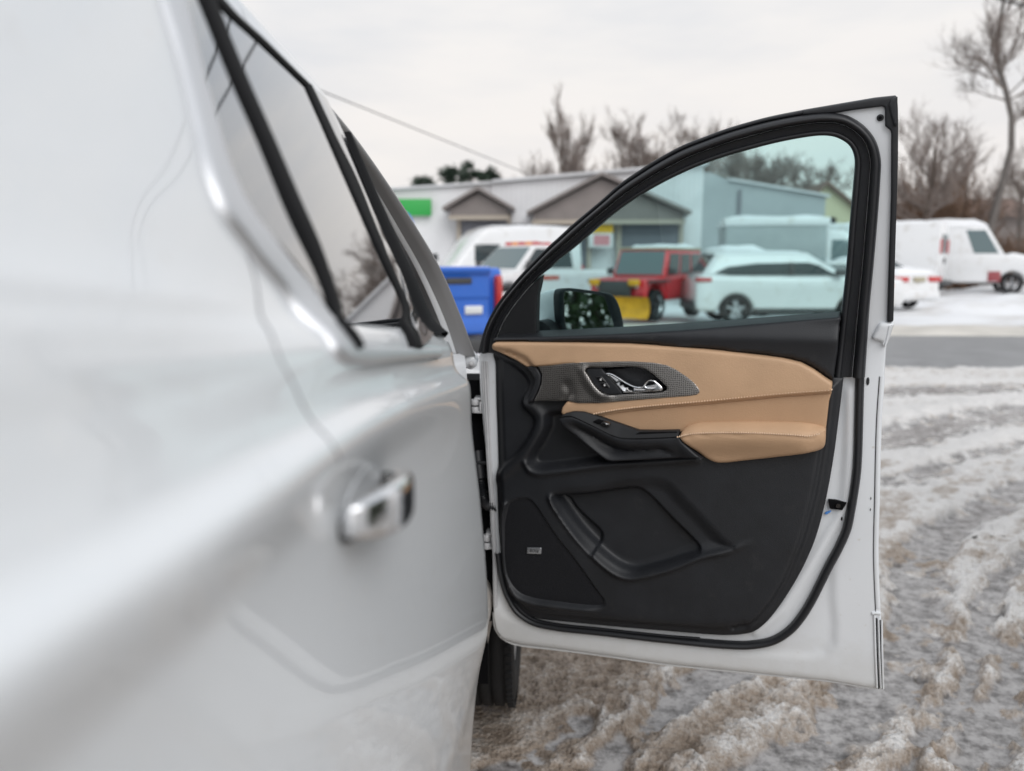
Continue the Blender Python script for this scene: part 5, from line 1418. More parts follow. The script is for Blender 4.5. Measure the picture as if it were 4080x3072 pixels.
# ---- compact white car behind the mirror, facing right
D = 12.5
cx = gx(2236, D)
wc = thing('white_car', 'white compact car whose rounded hood shows just behind the door mirror', 'car', (cx - 2.1, D, 0), rad(4))
side_solid('body', arch_poly([(2.08, 0.66), (1.95, 0.84), (1.5, 0.93), (0.95, 0.98), (-1.9, 1.0), (-2.1, 0.8)], -2.1, 2.1, 0.22, (-1.3, 1.32), 0.36), 0.86, 'car_white', wc, 0.09)
cab = Cabin(wc, 'car_white', -1.9, 1.05, 0.97, -1.3, 0.25, 1.40, 0.80, 0.62)
for a in ((0.12, 0.48), (0.53, 0.84)): cab.win('R', (a[0], a[1], 0.10, 0.85))
cab.win('F', (0.08, 0.92, 0.1, 0.9))
for x in (-1.3, 1.32):
    for y in (-0.86, 0.86): wheel(wc, x, y, 0.31)
bx('headlight', (1.85, -0.84, 0.66), (2.07, -0.55, 0.78), 'lamp_clear', wc, 0.03)

# ---- white high-roof van
D = 29
vn = thing('high_roof_van', 'white high-roof passenger van parked before the small gabled garage', 'van', (gx(1990, D), D, 0), rad(205))
side_solid('body', arch_poly([(2.75, 0.85), (2.6, 1.15), (1.9, 1.35), (1.15, 2.25), (0.8, 2.55), (-2.5, 2.62), (-2.65, 2.4), (-2.75, 1.0)], -2.75, 2.75, 0.35, (-1.6, 1.75), 0.42), 1.0, 'car_white', vn, 0.12)
for x0, x1 in ((-2.35, -1.45), (-0.95, 0.1), (0.35, 1.25)):
    for s_ in (-1, 1):
        bx('window', (x0, s_ * 1.0 - 0.01, 1.42), (x1, s_ * 1.0 + 0.01, 2.0), 'car_glass', vn, 0.005)
bx('rear_window', (-2.79, -0.8, 1.5), (-2.69, 0.8, 2.15), 'car_glass', vn, 0.005)
for s_ in (-1, 1):
    bx('tail_light', (-2.78, s_ * 0.9 - 0.08, 1.0), (-2.66, s_ * 0.9 + 0.08, 1.3), 'lamp_red', vn, 0.02)
bx('roof_hatch', (-0.9, -0.4, 2.55), (0.2, 0.4, 2.72), 'plastic_grey', vn, 0.03)
snowcap(vn, -2.5, 0.7, -0.9, 0.9, 2.56, 0.09, 4)
for x in (-1.6, 1.75):
    for y in (-1.0, 1.0): wheel(vn, x, y, 0.36)

# ---- white work pickup with amber roof lamps
D = 23.5
wp = thing('work_pickup', 'white work pickup with red roof lamps and lettering on its door', 'truck', (gx(2150, D), D, 0), rad(222))
side_solid('body', arch_poly([(2.85, 0.75), (2.8, 1.08), (1.5, 1.2), (-2.8, 1.22), (-2.85, 0.9)], -2.85, 2.85, 0.42, (-1.75, 1.85), 0.48), 0.98, 'car_white', wp, 0.08)
cab = Cabin(wp, 'car_white', -0.75, 1.6, 1.18, -0.6, 0.85, 1.88, 0.94, 0.78)
cab.win('F', (0.06, 0.94, 0.1, 0.9), 'car_glass_pale')
for w_ in 'LR':
    cab.win(w_, (0.08, 0.42, 0.12, 0.85)); cab.win(w_, (0.5, 0.86, 0.12, 0.85))
for k in range(5):
    bx('roof_lamp', (0.55, -0.62 + k * 0.29, 1.87), (0.75, -0.50 + k * 0.29, 1.97), 'lamp_amber' if k % 2 else 'lamp_red', wp, 0.02)
bx('light_bar', (0.15, -0.66, 1.87), (0.42, 0.66, 1.95), 'lamp_red', wp, 0.02)
for s_ in (-1, 1):
    bx('headlight', (2.76, s_ * 0.75 - 0.18, 0.85), (2.88, s_ * 0.75 + 0.18, 1.02), 'lamp_clear', wp, 0.02)
    bx('mirror', (1.25, s_ * 1.12 - 0.10, 1.2), (1.35, s_ * 1.12 + 0.10, 1.45), 'plastic_grey', wp, 0.02)
    bx('door_lettering', (0.15, s_ * 0.978, 0.95), (0.75, s_ * 0.995 + s_ * 0.004, 1.06), 'lettering_red', wp, 0.001)
bx('grille', (2.80, -0.52, 0.72), (2.885, 0.52, 1.02), 'plastic_grey', wp, 0.01)
bx('front_bumper', (2.75, -0.95, 0.42), (2.98, 0.95, 0.62), 'alloy', wp, 0.03)
for x in (-1.75, 1.85):
    for y in (-1.0, 1.0): wheel(wp, x, y, 0.40, 0.26)

# ---- red off-roader with yellow snow plow
D = 21.0
rj = thing('red_offroader', 'red boxy off-road car carrying a yellow snow plow on its front', 'car', (gx(2592, D), D, 0.05), rad(238))
side_solid('body', arch_poly([(1.85, 0.70), (1.82, 1.06), (0.72, 1.12), (-1.75, 1.14), (-1.85, 0.95)], -1.85, 1.85, 0.50, (-1.15, 1.25), 0.46), 0.78, 'car_red', rj, 0.05)
cab = Cabin(rj, 'car_red', -1.8, 0.72, 1.11, -1.7, 0.42, 1.80, 0.76, 0.70, 0.05)
cab.win('F', (0.05, 0.95, 0.06, 0.94), 'car_glass_pale')
for w_ in 'LR':
    for a in ((0.05, 0.32), (0.37, 0.62), (0.67, 0.93)):
        a = a if w_ == 'R' else (1 - a[1], 1 - a[0])
        cab.win(w_, (a[0], a[1], 0.10, 0.85))
bx('roof_cover', (-1.72, -0.72, 1.79), (0.44, 0.72, 1.86), 'tan_canvas', rj, 0.03)
snowcap(rj, -1.65, 0.1, -0.65, 0.65, 1.85, 0.10, 2)
for s_ in (-1, 1):
    bx('fender', (0.72, s_ * 0.80 - 0.13, 0.98), (1.75, s_ * 0.80 + 0.13, 1.03), 'plastic_grey', rj, 0.02)
    bx('rear_fender', (-1.65, s_ * 0.82 - 0.10, 0.98), (-0.65, s_ * 0.82 + 0.10, 1.03), 'plastic_grey', rj, 0.02)
    bx('headlight', (1.82, s_ * 0.5 - 0.10, 0.84), (1.90, s_ * 0.5 + 0.10, 1.02), 'lamp_clear', rj, 0.03)
    bx('door_mirror', (0.52, s_ * 0.90 - 0.09, 1.15), (0.60, s_ * 0.90 + 0.09, 1.33), 'plastic_grey', rj, 0.02)
bx('grille', (1.83, -0.38, 0.68), (1.90, 0.38, 1.02), 'plastic_grey', rj, 0.01)
bx('front_bumper', (1.85, -0.75, 0.50), (2.08, 0.75, 0.64), 'plastic_grey', rj, 0.02)
lathe('spare_wheel', [(-0.12, 0.0), (-0.12, 0.30), (-0.10, 0.36), (0.08, 0.36), (0.1, 0.28), (0.1, 0.0)], (-1.98, 0.0, 0.98), 'tyre', rj, 28, world=False)
for x in (-1.15, 1.25):
    for y in (-0.86, 0.86): wheel(rj, x, y, 0.40, 0.26)
rj.scale = (0.93, 0.93, 0.93)
pv = []                                            # curved plow blade
for j in range(2):
    for i in range(9):
        a = rad(-55 + 110 * i / 8)
        pv += [(2.42 - 0.30 * math.cos(a) + j * 0.03, -1.05, 0.38 + 0.32 * math.sin(a)), (2.42 - 0.30 * math.cos(a) + j * 0.03, 1.05, 0.38 + 0.32 * math.sin(a))]
pf = [(2 * i, 2 * i + 1, 2 * i + 3, 2 * i + 2) for i in range(8)] + [(18 + 2 * i, 18 + 2 * i + 2, 18 + 2 * i + 3, 18 + 2 * i + 1) for i in range(8)]
mk('plow_blade', pv, pf, 'plow_yellow', rj, world=False)
for y in (-0.7, 0.0, 0.7):
    bx('blade_rib', (1.97, y - 0.04, 0.14), (2.13, y + 0.04, 0.62), 'plow_yellow', rj, 0.01)
MB().tube([(1.8, -0.35, 0.5), (2.1, -0.1, 0.4)], 0.05, 8).build('plow_arm', 'plastic_grey', rj, world=False)
MB().tube([(1.8, 0.35, 0.5), (2.1, 0.1, 0.4)], 0.05, 8).build('plow_arm', 'plastic_grey', rj, world=False)
bx('plow_frame', (1.93, -0.45, 0.62), (2.02, 0.45, 1.02), 'plastic_grey', rj, 0.02)
for s_ in (-1, 1):
    bx('plow_lamp', (1.95, s_ * 0.55 - 0.14, 0.90), (2.08, s_ * 0.55 + 0.14, 1.06), 'plow_yellow', rj, 0.03)

# ---- white crossover in profile, facing right
D = 20.2
cs = thing('white_crossover', 'white crossover parked side-on behind the road with dark side windows', 'car', (gx(3128, D), D, 0), rad(3))
side_solid('body', arch_poly([(2.26, 0.72), (2.2, 0.92), (1.95, 1.02), (1.15, 1.10), (-2.15, 1.14), (-2.26, 0.95)], -2.28, 2.27, 0.30, (-1.35, 1.34), 0.40), 0.90, 'car_white', cs, 0.10)
cab = Cabin(cs, 'car_white', -2.15, 1.25, 1.08, -1.75, 0.30, 1.66, 0.87, 0.66, 0.12)
side_solid('side_window', [(-1.85, 1.18), (-1.55, 1.32), (-0.9, 1.40), (0.25, 1.42), (0.50, 1.36), (0.92, 1.13), (-1.5, 1.13)], 0.86, 'car_glass', cs, 0.02)
bx('window_post', (-0.16, -0.885, 1.13), (-0.06, -0.84, 1.42), 'plastic_grey', cs, 0.005)
cab.win('F', (0.06, 0.94, 0.08, 0.92), 'car_glass_pale'); cab.win('B', (0.10, 0.90, 0.2, 0.9))
for s_ in (-1, 1):
    bx('tail_light', (-2.27, s_ * 0.80 - 0.13, 0.98), (-1.92, s_ * 0.80 + 0.115, 1.08), 'lamp_red', cs, 0.03)
    bx('headlight', (1.85, s_ * 0.76 - 0.13, 0.84), (2.22, s_ * 0.76 + 0.15, 0.96), 'lamp_amber', cs, 0.03)
    bx('door_mirror', (0.85, s_ * 1.0 - 0.10, 1.12), (1.05, s_ * 1.0 + 0.10, 1.26), 'plastic_grey', cs, 0.03)
    bx('side_skirt', (-0.92, s_ * 0.87 - 0.04, 0.27), (0.92, s_ * 0.87 + 0.04, 0.38), 'plastic_grey', cs, 0.01)
bx('front_bumper', (2.05, -0.8, 0.3), (2.29, 0.8, 0.5), 'plastic_grey', cs, 0.03)
bx('rear_bumper', (-2.31, -0.8, 0.32), (-2.05, 0.8, 0.55), 'plastic_grey', cs, 0.03)
snowcap(cs, -1.7, 0.25, -0.62, 0.62, 1.64, 0.05, 6)
for x in (-1.35, 1.34):
    for y in (-0.90, 0.90): wheel(cs, x, y, 0.35)

# ---- snow-topped estate seen from behind, over the crossover's roof
D = 26
es_ = thing('snowy_estate', 'white estate with snowy roof and red brake lamp just behind the crossover', 'car', (gx(2945, D), D + 2.2, 0), rad(97))
side_solid('body', arch_poly([(2.2, 0.7), (2.1, 0.95), (1.2, 1.06), (-2.1, 1.12), (-2.2, 0.9)], -2.2, 2.2, 0.28, (-1.3, 1.35), 0.38), 0.92, 'car_white', es_, 0.09)
cab = Cabin(es_, 'car_white', -2.15, 1.2, 1.08, -1.8, 0.3, 1.82, 0.88, 0.68)
cab.win('B', (0.10, 0.90, 0.10, 0.62))
for w_ in 'LR': cab.win(w_, (0.10, 0.85, 0.12, 0.82))
snowcap(es_, -1.85, 0.3, -0.68, 0.68, 1.78, 0.14, 8)
bx('brake_lamp', (-1.98, -0.16, 1.56), (-1.80, 0.16, 1.63), 'lamp_red', es_, 0.01)
for s_ in (-1, 1): bx('tail_light', (-2.24, s_ * 0.80 - 0.09, 0.9), (-2.08, s_ * 0.80 + 0.09, 1.2), 'lamp_red', es_, 0.02)
for x in (-1.3, 1.35):
    for y in (-0.9, 0.9): wheel(es_, x, y, 0.34)

# ---- long box truck
D = 29.5
bt2 = thing('box_truck', 'long grey-sided box truck with white cab before the grey wing', 'truck', (gx(3120, D), D, 0), rad(-4))
bx('cargo_box', (-2.1, -1.1, 0.75), (1.15, 1.1, 2.62), 'grey_side', bt2, 0.03)
bx('roof_rail', (-2.16, -1.16, 2.60), (1.25, 1.16, 2.88), 'car_white', bt2, 0.05)
snowcap(bt2, -2.1, 1.2, -1.1, 1.1, 2.86, 0.10, 12)
side_solid('cab', [(1.15, 0.55), (3.0, 0.55), (3.1, 1.1), (2.75, 1.35), (1.95, 2.35), (1.7, 2.45), (1.15, 2.45)], 0.98, 'car_white', bt2, 0.08)
for s_ in (-1, 1):
    side_solid('side_window', [(1.35, 1.45), (2.45, 1.45), (1.95, 2.15), (1.35, 2.15)], 0, 'car_glass_pale', bt2, 0.004, s_ * 0.98 - 0.012, s_ * 0.98 + 0.012)
    bx('mirror', (2.05, s_ * 1.12 - 0.1, 1.5), (2.15, s_ * 1.12 + 0.1, 1.9), 'plastic_grey', bt2, 0.02)
bx('chassis', (-2.1, -0.5, 0.45), (1.2, 0.5, 0.74), 'plastic_grey', bt2, 0.02)
for x in (-1.3, 2.3):
    for y in (-1.0, 1.0): wheel(bt2, x, y, 0.40)

# ---- sedan nose behind the frame
D = 23.5
sn = thing('white_sedan', 'white sedan half hidden behind the open door frame right of the crossover', 'car', (gx(3215, D), D, 0), rad(182))
side_solid('body', arch_poly([(2.3, 0.6), (2.2, 0.82), (1.1, 0.95), (-1.6, 1.0), (-2.3, 0.98), (-2.35, 0.7)], -2.35, 2.35, 0.24, (-1.4, 1.4), 0.36), 0.88, 'car_white', sn, 0.09)
cab = Cabin(sn, 'car_white', -1.7, 1.2, 0.96, -0.95, 0.35, 1.44, 0.82, 0.62)
for w_ in 'LR':
    cab.win(w_, (0.14, 0.48, 0.12, 0.84)); cab.win(w_, (0.53, 0.84, 0.12, 0.84))
cab.win('F', (0.06, 0.94, 0.1, 0.9)); cab.win('B', (0.08, 0.92, 0.1, 0.9))
for x in (-1.4, 1.4):
    for y in (-0.88, 0.88): wheel(sn, x, y, 0.32)

# ---- right group: snowy sedan, step van, truck cab
D = 27.5
ss = thing('snowy_sedan', 'snow-covered white sedan with red tail lights right of the open door', 'car', (gx(3668, D - 2.1) - 1.13, D, 0), rad(118))
side_solid('body', arch_poly([(2.3, 0.6), (2.2, 0.85), (1.1, 0.98), (-1.5, 1.08), (-2.3, 1.10), (-2.4, 0.75)], -2.4, 2.35, 0.26, (-1.4, 1.4), 0.36), 0.92, 'car_white', ss, 0.12)
cab = Cabin(ss, 'car_white', -1.65, 1.2, 1.02, -0.9, 0.35, 1.48, 0.86, 0.66)
cab.win('B', (0.08, 0.92, 0.1, 0.9))
for w_ in 'LR':
    cab.win(w_, (0.14, 0.48, 0.12, 0.84)); cab.win(w_, (0.53, 0.84, 0.12, 0.84))
snowcap(ss, -2.3, -1.4, -0.85, 0.85, 1.06, 0.14, 14, slope=0.05)
snowcap(ss, -0.95, 0.4, -0.66, 0.66, 1.46, 0.12, 15)
for s_ in (-1, 1): bx('tail_light', (-2.43, s_ * 0.68 - 0.24, 0.84), (-2.25, s_ * 0.68 + 0.24, 0.99), 'lamp_red', ss, 0.02)
bx('number_plate', (-2.44, -0.22, 0.84), (-2.36, 0.22, 0.98), 'tan_canvas', ss, 0.005)
bx('rear_bumper', (-2.46, -0.88, 0.30), (-2.2, 0.88, 0.58), 'car_white', ss, 0.06)
for x in (-1.4, 1.4):
    for y in (-0.9, 0.9): wheel(ss, x, y, 0.33)
D = 37
sv = thing('step_van', 'tall white step van with red rear lamp and snow along its roof', 'van', (gx(3625, D), D, 0), rad(-32))
bx('cargo_body', (-3.6, -1.15, 0.6), (1.3, 1.15, 3.0), 'car_white', sv, 0.05)
snowcap(sv, -3.5, 1.2, -1.1, 1.1, 2.97, 0.16, 20)
bx('tail_light', (1.28, -1.12, 1.75), (1.345, -0.80, 2.35), 'lamp_red', sv, 0.03)
bx('tail_light', (1.28, 0.80, 1.75), (1.345, 1.12, 2.35), 'lamp_red', sv, 0.03)
bx('rear_window', (1.285, -0.66, 1.75), (1.33, -0.06, 2.55), 'car_glass', sv, 0.02)
bx('rear_window', (1.285, 0.06, 1.75), (1.33, 0.66, 2.55), 'car_glass_pale', sv, 0.02)
bx('door_handle', (1.30, 0.02, 1.35), (1.36, 0.14, 1.58), 'plastic_grey', sv, 0.01)
bx('rear_bumper', (1.2, -1.1, 0.42), (1.55, 1.1, 0.62), 'plastic_grey', sv, 0.03)
for x in (-2.6, 0.4):
    for y in (-1.0, 1.0): wheel(sv, x, y, 0.40)
D = 39
pt = thing('snowy_truck', 'white truck with snow heaped on cab and hood at the right edge', 'truck', (gx(3900, D), D, 0), rad(-18))
side_solid('body', arch_poly([(3.1, 0.8), (3.0, 1.25), (1.7, 1.65), (0.3, 1.75), (-3.0, 1.7), (-3.1, 1.0)], -3.1, 3.1, 0.5, (-1.9, 1.2), 0.5), 1.0, 'car_white', pt, 0.10)
cab = Cabin(pt, 'car_white', -2.6, 0.9, 1.65, -2.5, 0.1, 3.0, 0.98, 0.86)
cab.win('F', (0.06, 0.94, 0.08, 0.92), 'car_glass_pale')
for w_ in 'LR': cab.win(w_, (0.66, 0.94, 0.1, 0.85) if w_ == 'R' else (0.06, 0.34, 0.1, 0.85), 'car_glass_pale')
snowcap(pt, -2.6, 0.2, -0.9, 0.9, 2.95, 0.30, 22)
snowcap(pt, 0.8, 3.05, -0.95, 0.95, 1.62, 0.22, 23, slope=-0.42)
bx('signal_lamp', (2.5, -1.02, 1.02), (2.8, -0.98, 1.14), 'lamp_amber', pt, 0.005)
bx('mud_flap', (0.25, -1.03, 0.55), (0.75, -0.97, 1.0), 'mud_red', pt, 0.02)
bx('grille', (3.04, -0.7, 0.75), (3.14, 0.7, 1.2), 'plastic_grey', pt, 0.02)
bx('front_bumper', (2.95, -0.98, 0.45), (3.25, 0.98, 0.7), 'plastic_grey', pt, 0.03)
for x in (-1.9, 1.2):
    for y in (-1.02, 1.02): wheel(pt, x, y, 0.45)

# ================================================================== buildings
mat('wall_white', (0.74, 0.745, 0.76), 0.7, var=(1.2, 0.05))
mat('roof_light', (0.62, 0.63, 0.65), 0.6, var=(0.8, 0.06))
mat('gable_brown', (0.225, 0.20, 0.19), 0.8, var=(2, 0.1))
mat('garage_grey', (0.165, 0.17, 0.195), 0.6, var=(2, 0.06))
mat('trim_cream', (0.42, 0.37, 0.31), 0.7)
mat('wing_grey', (0.36, 0.385, 0.40), 0.7, var=(1, 0.07))
mat('sign_green', (0.03, 0.36, 0.07), 0.5)
mat('sign_yellow', (0.78, 0.46, 0.03), 0.5)
mat('sign_pink', (0.62, 0.26, 0.29), 0.5)
mat('sign_white', (0.75, 0.75, 0.75), 0.5)
mat('house_cream', (0.66, 0.62, 0.42), 0.7)
mat('roof_brown', (0.20, 0.135, 0.11), 0.8, var=(3, 0.15))
mat('dark_window', (0.03, 0.035, 0.04), 0.15)

BY = 33.0
gb = thing('garage_building', 'long white garage building with two grey gables over its doors', 'building', (0, BY, 0))
def wallpoly(name, pts, y0, y1, m, parent, bevel=0.0):
    return MB().prism(pts, lambda a, b, d: (a, d, b), y0, y1).build(name, m, parent, bevel=bevel, smooth=False, world=False)
wallpoly('wall', [(-11, -0.3), (-2.75, -0.3), (-2.75, 4.30), (-11, 3.85)], 0.0, 9.0, 'wall_white', gb)
wallpoly('wall', [(-2.74, -0.3), (5.35, -0.3), (5.35, 4.95), (-2.74, 4.33)], -0.15, 10.0, 'wall_white', gb)
wallpoly('roof_edge', [(-11.1, 3.86), (-2.76, 4.31), (-2.76, 4.40), (-11.1, 3.95)], -0.2, 9.0, 'roof_light', gb)
wallpoly('roof_edge', [(-2.72, 4.34), (5.5, 4.96), (5.5, 5.06), (-2.72, 4.44)], -0.4, 10.0, 'roof_light', gb)
for k in range(41):                                # standing seams of the metal cladding
    x = -2.6 + k * 0.195
    bx('cladding_rib', (x, -0.175, 3.3), (x + 0.035, -0.148, 4.30 + (x + 2.74) / 8.09 * 0.62), 'roof_light', gb, 0.0)
def gable(x0, x1, xp, zp, ze, yo):
    g = wallpoly('gable', [(x0 + 0.25, ze - 0.25), (x1 - 0.25, ze - 0.25), (x1 - 0.25, ze), (xp, zp - 0.1), (x0 + 0.25, ze)], -yo, 0.0, 'gable_brown', gb)
    for a, b in (((x0, ze - 0.06), (xp, zp)), ((xp, zp), (x1, ze - 0.06))):
        wallpoly('gable_roof', [a, b, (b[0], b[1] + 0.13), (a[0], a[1] + 0.13)], -yo - 0.35, 0.3, 'gable_brown', gb)
    bx('gable_trim', (x0 + 0.2, -yo - 0.03, ze - 0.40), (x1 - 0.2, -yo + 0.05, ze - 0.24), 'trim_cream', gb, 0.0)
    return g
gable(-4.55, -1.85, -3.2, 4.00, 3.30, 0.9)
gable(-1.35, 4.78, 1.45, 4.49, 3.12, 1.0)
def garage_door(x0, x1, z1, y):
    d = bx('garage_door', (x0, y, -0.2), (x1, y + 0.06, z1), 'garage_grey', gb, 0.0)
    for k in range(5):
        z = 0.06 + k * (z1 - 0.06) / 5
        bx('door_panel', (x0 + 0.08, y - 0.025, z), (x1 - 0.08, y + 0.01, z + z1 / 5 - 0.05), 'garage_grey', d, 0.01)
    for a in ((x0 - 0.16, x0), (x1, x1 + 0.16)):
        bx('door_jamb', (a[0], y - 0.05, 0.0), (a[1], y + 0.05, z1 + 0.12), 'trim_cream', gb, 0.0)
garage_door(-3.95, -2.15, 3.02, -0.35)
garage_door(-0.85, 0.95, 2.92, -0.45)
garage_door(2.25, 4.45, 2.98, -0.45)
gs_ = MB().box((gx(1500, 32.8), 32.72, gz(858, 32.8)), (gx(1722, 32.8), 32.86, gz(790, 32.8))).build('green_sign', 'sign_green', bevel=0.01, label='plain green sign board high on the left white wall', cat='sign')
ys_ = MB().box((gx(2330, 32.3), 32.20, gz(928, 32.3)), (gx(2440, 32.3), 32.27, gz(862, 32.3))).build('yellow_sign', 'sign_yellow', bevel=0.005, label='yellow sign board between the two wide garage doors', cat='sign')
ps_ = thing('notice_board', 'white board with faded red print below the yellow sign', 'sign', (gx(2395, 32.3), 32.2, gz(955, 32.3)))
bx('board', (-0.48, 0, -0.30), (0.42, 0.06, 0.24), 'sign_white', ps_, 0.005)
bx('print', (-0.30, -0.008, -0.22), (0.32, 0.004, 0.17), 'sign_pink', ps_, 0.0)
bx('window', (gx(1700, BY), -0.03, 1.35), (gx(1745, BY), 0.05, 1.62), 'dark_window', gb, 0.0)
WYY = 40.0
wb = thing('grey_wing', 'plain blue-grey metal building standing behind the parked box truck', 'building', (0, WYY, 0))
wallpoly('wall', [(5.6, -0.3), (12.15, -0.3), (12.15, gz(792, WYY)), (7.7, gz(722, WYY)), (6.8, gz(690, WYY)), (5.6, gz(690, WYY))], 0, 9, 'wing_grey', wb)
bx('downpipe', (gx(2930, WYY), -0.12, 0), (gx(2930, WYY) + 0.14, -0.0, 4.6), 'garage_grey', wb, 0.0)
wallpoly('roof_edge', [(7.7, gz(722, WYY)), (12.3, gz(790, WYY)), (12.3, gz(782, WYY)), (7.7, gz(714, WYY))], -0.2, 9, 'roof_light', wb)
HY = 56.0
ch = thing('cream_house', 'cream gabled house with brown roof behind the grey building', 'house', (0, HY, 0))
hx0, hx1, hz0, hzp = gx(3130, HY), gx(3470, HY), gz(900, HY), gz(745, HY)
wallpoly('wall', [(hx0, -0.3), (hx1, -0.3), (hx1, hz0), ((hx0 + hx1) / 2 - 0.4, hzp), (hx0, hz0)], 0, 9, 'house_cream', ch)
for a, b in (((hx0 - .4, hz0 - .25), ((hx0 + hx1) / 2 - 0.4, hzp + .05)), (((hx0 + hx1) / 2 - 0.4, hzp + .05), (hx1 + .4, hz0 - .25))):
    wallpoly('roof', [a, b, (b[0], b[1] + .25), (a[0], a[1] + .25)], -0.4, 9.3, 'roof_brown', ch)
bx('window', (gx(3290, HY) - 0.5, -0.04, gz(900, HY) - 0.6), (gx(3290, HY) + 0.5, 0.05, gz(900, HY) + 0.5), 'dark_window', ch, 0.0)
RY = 62.0
rh = thing('brown_house', 'low brown house with wide roof behind the snowy truck', 'house', (0, RY, 0))
wallpoly('wall', [(gx(3640, RY), -0.3), (gx(4150, RY), -0.3), (gx(4150, RY), gz(850, RY)), (gx(3640, RY), gz(850, RY))], 0, 8, 'gable_brown', rh)
rz0, rz1 = gz(868, RY), gz(782, RY)
mk('roof', [(gx(3610, RY), -0.6, rz0), (gx(4180, RY), -0.6, rz0), (gx(4120, RY), 4, rz1), (gx(3700, RY), 4, rz1), (gx(3610, RY), 8.6, rz0), (gx(4180, RY), 8.6, rz0)], [(0, 1, 2, 3), (3, 2, 5, 4), (0, 3, 4), (1, 5, 2)], 'roof_brown', rh, smooth=False, world=False)
for k in range(3):
    bx('window', (gx(3720, RY) + k * 2.2, -0.05, 1.2), (gx(3720, RY) + k * 2.2 + 1.0, 0.05, 2.2), 'dark_window', rh, 0.0)

# ================================================================== trees
mat('bark', (0.115, 0.088, 0.072), 0.9, var=(6, 0.25))
mat('twig', (0.22, 0.18, 0.16), 0.9, var=(1.5, 0.25))  # lightened, distance haze put into the twig colour
mat('grey_bark', (0.15, 0.135, 0.125), 0.9, var=(6, 0.25))
mat('needles', (0.045, 0.075, 0.05), 0.8, var=(1.5, 0.35))
mat('dead_leaf', (0.17, 0.105, 0.07), 0.9, var=(2, 0.3))
mat('leaf', (0.045, 0.075, 0.028), 0.30, var=(9, 0.45))
def tubes(name, segs, m, parent, sides=4):
    s = np.array([np.concatenate([a, b, [r0, r1]]) for a, b, r0, r1 in segs])
    p0, p1, r0, r1 = s[:, 0:3], s[:, 3:6], s[:, 6], s[:, 7]
    t = p1 - p0; t /= np.maximum(np.linalg.norm(t, axis=1), 1e-6)[:, None]
    up = np.where(np.abs(t[:, 2:3]) > 0.9, np.array([[1.0, 0, 0]]), np.array([[0, 0, 1.0]]))
    a = np.cross(t, up); a /= np.linalg.norm(a, axis=1)[:, None]; b = np.cross(t, a)
    V = []
    for p, r in ((p0, r0), (p1, r1)):
        for k in range(sides):
            g = 2 * math.pi * k / sides
            V.append(p + (a * math.cos(g) + b * math.sin(g)) * r[:, None])
    V = np.stack(V, 1).reshape(-1, 3)
    n = len(s); base = np.arange(n) * 2 * sides
    f = np.vstack([np.stack([base + k, base + (k + 1) % sides, base + sides + (k + 1) % sides, base + sides + k], 1) for k in range(sides)])
    return mk(name, V, f, m, parent, world=False, fix=False)
def bare_tree(name, label, loc, H, r0, seed, trunk=None, spread=0.9, depth=4, kids=(7, 5, 5, 4), crown_from=0.3, m='bark', mt='twig', rmin=0.012, group=None, up=0.25, len0=0.42):
    rnd = random.Random(seed)
    root = thing(name, label, 'tree', loc, 0, group)
    tr, cr_ = [], []
    def rv(): return Vector((rnd.uniform(-1, 1), rnd.uniform(-1, 1), rnd.uniform(-1, 1)))
    if trunk is None:
        trunk = [Vector((0, 0, 0))]
        for i in range(8):
            trunk.append(trunk[-1] + Vector((rnd.uniform(-.05, .05) * H / 4, rnd.uniform(-.05, .05) * H / 4, H * 0.8 / 8)))
    trunk = [Vector(t) for t in trunk]
    nT = len(trunk)
    def grow(p, d, ln, r, lev):
        n = 4 if lev < 3 else 3
        pts = [p]
        for i in range(n):
            d = (d + rv() * 0.22 + Vector((0, 0, up * 0.3))).normalized()
            q = pts[-1] + d * (ln / n)
            ra, rb = r * (1 - 0.6 * i / n), r * (1 - 0.6 * (i + 1) / n)
            cr_.append((np.array(pts[-1]), np.array(q), max(ra, rmin * .32), max(rb, rmin * .32)))
            pts.append(q)
        if lev >= depth: return
        for k in range(kids[lev]):
            t = rnd.uniform(0.25, 1.0)
            i = min(int(t * n), n - 1)
            b = pts[i].lerp(pts[i + 1], t * n - i)
            nd = (d + rv() * spread + Vector((0, 0, up))).normalized()
            grow(b, nd, ln * rnd.uniform(0.42, 0.68), max(r * 0.45, rmin * 0.5), lev + 1)
    for i in range(nT - 1):
        a, b = r0 * (1 - 0.75 * i / nT), r0 * (1 - 0.75 * (i + 1) / nT)
        tr.append((np.array(trunk[i]), np.array(trunk[i + 1]), a, b))
    for k in range(kids[0] * 2):
        t = rnd.uniform(crown_from, 1.0) * (nT - 1)
        i = min(int(t), nT - 2)
        b = trunk[i].lerp(trunk[i + 1], t - i)
        ang = rnd.uniform(0, 2 * math.pi)
        d = Vector((math.cos(ang), math.sin(ang), rnd.uniform(0.2, 1.1))).normalized()
        grow(b, d, H * len0 * rnd.uniform(0.55, 1.0) * (1.15 - 0.5 * t / nT), r0 * 0.24, 1)
    tubes('trunk', tr, m, root, 8)
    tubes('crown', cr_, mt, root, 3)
    return root
def P3(px, py, Y): return (gx(px, Y, py), Y, gz(py, Y, px))
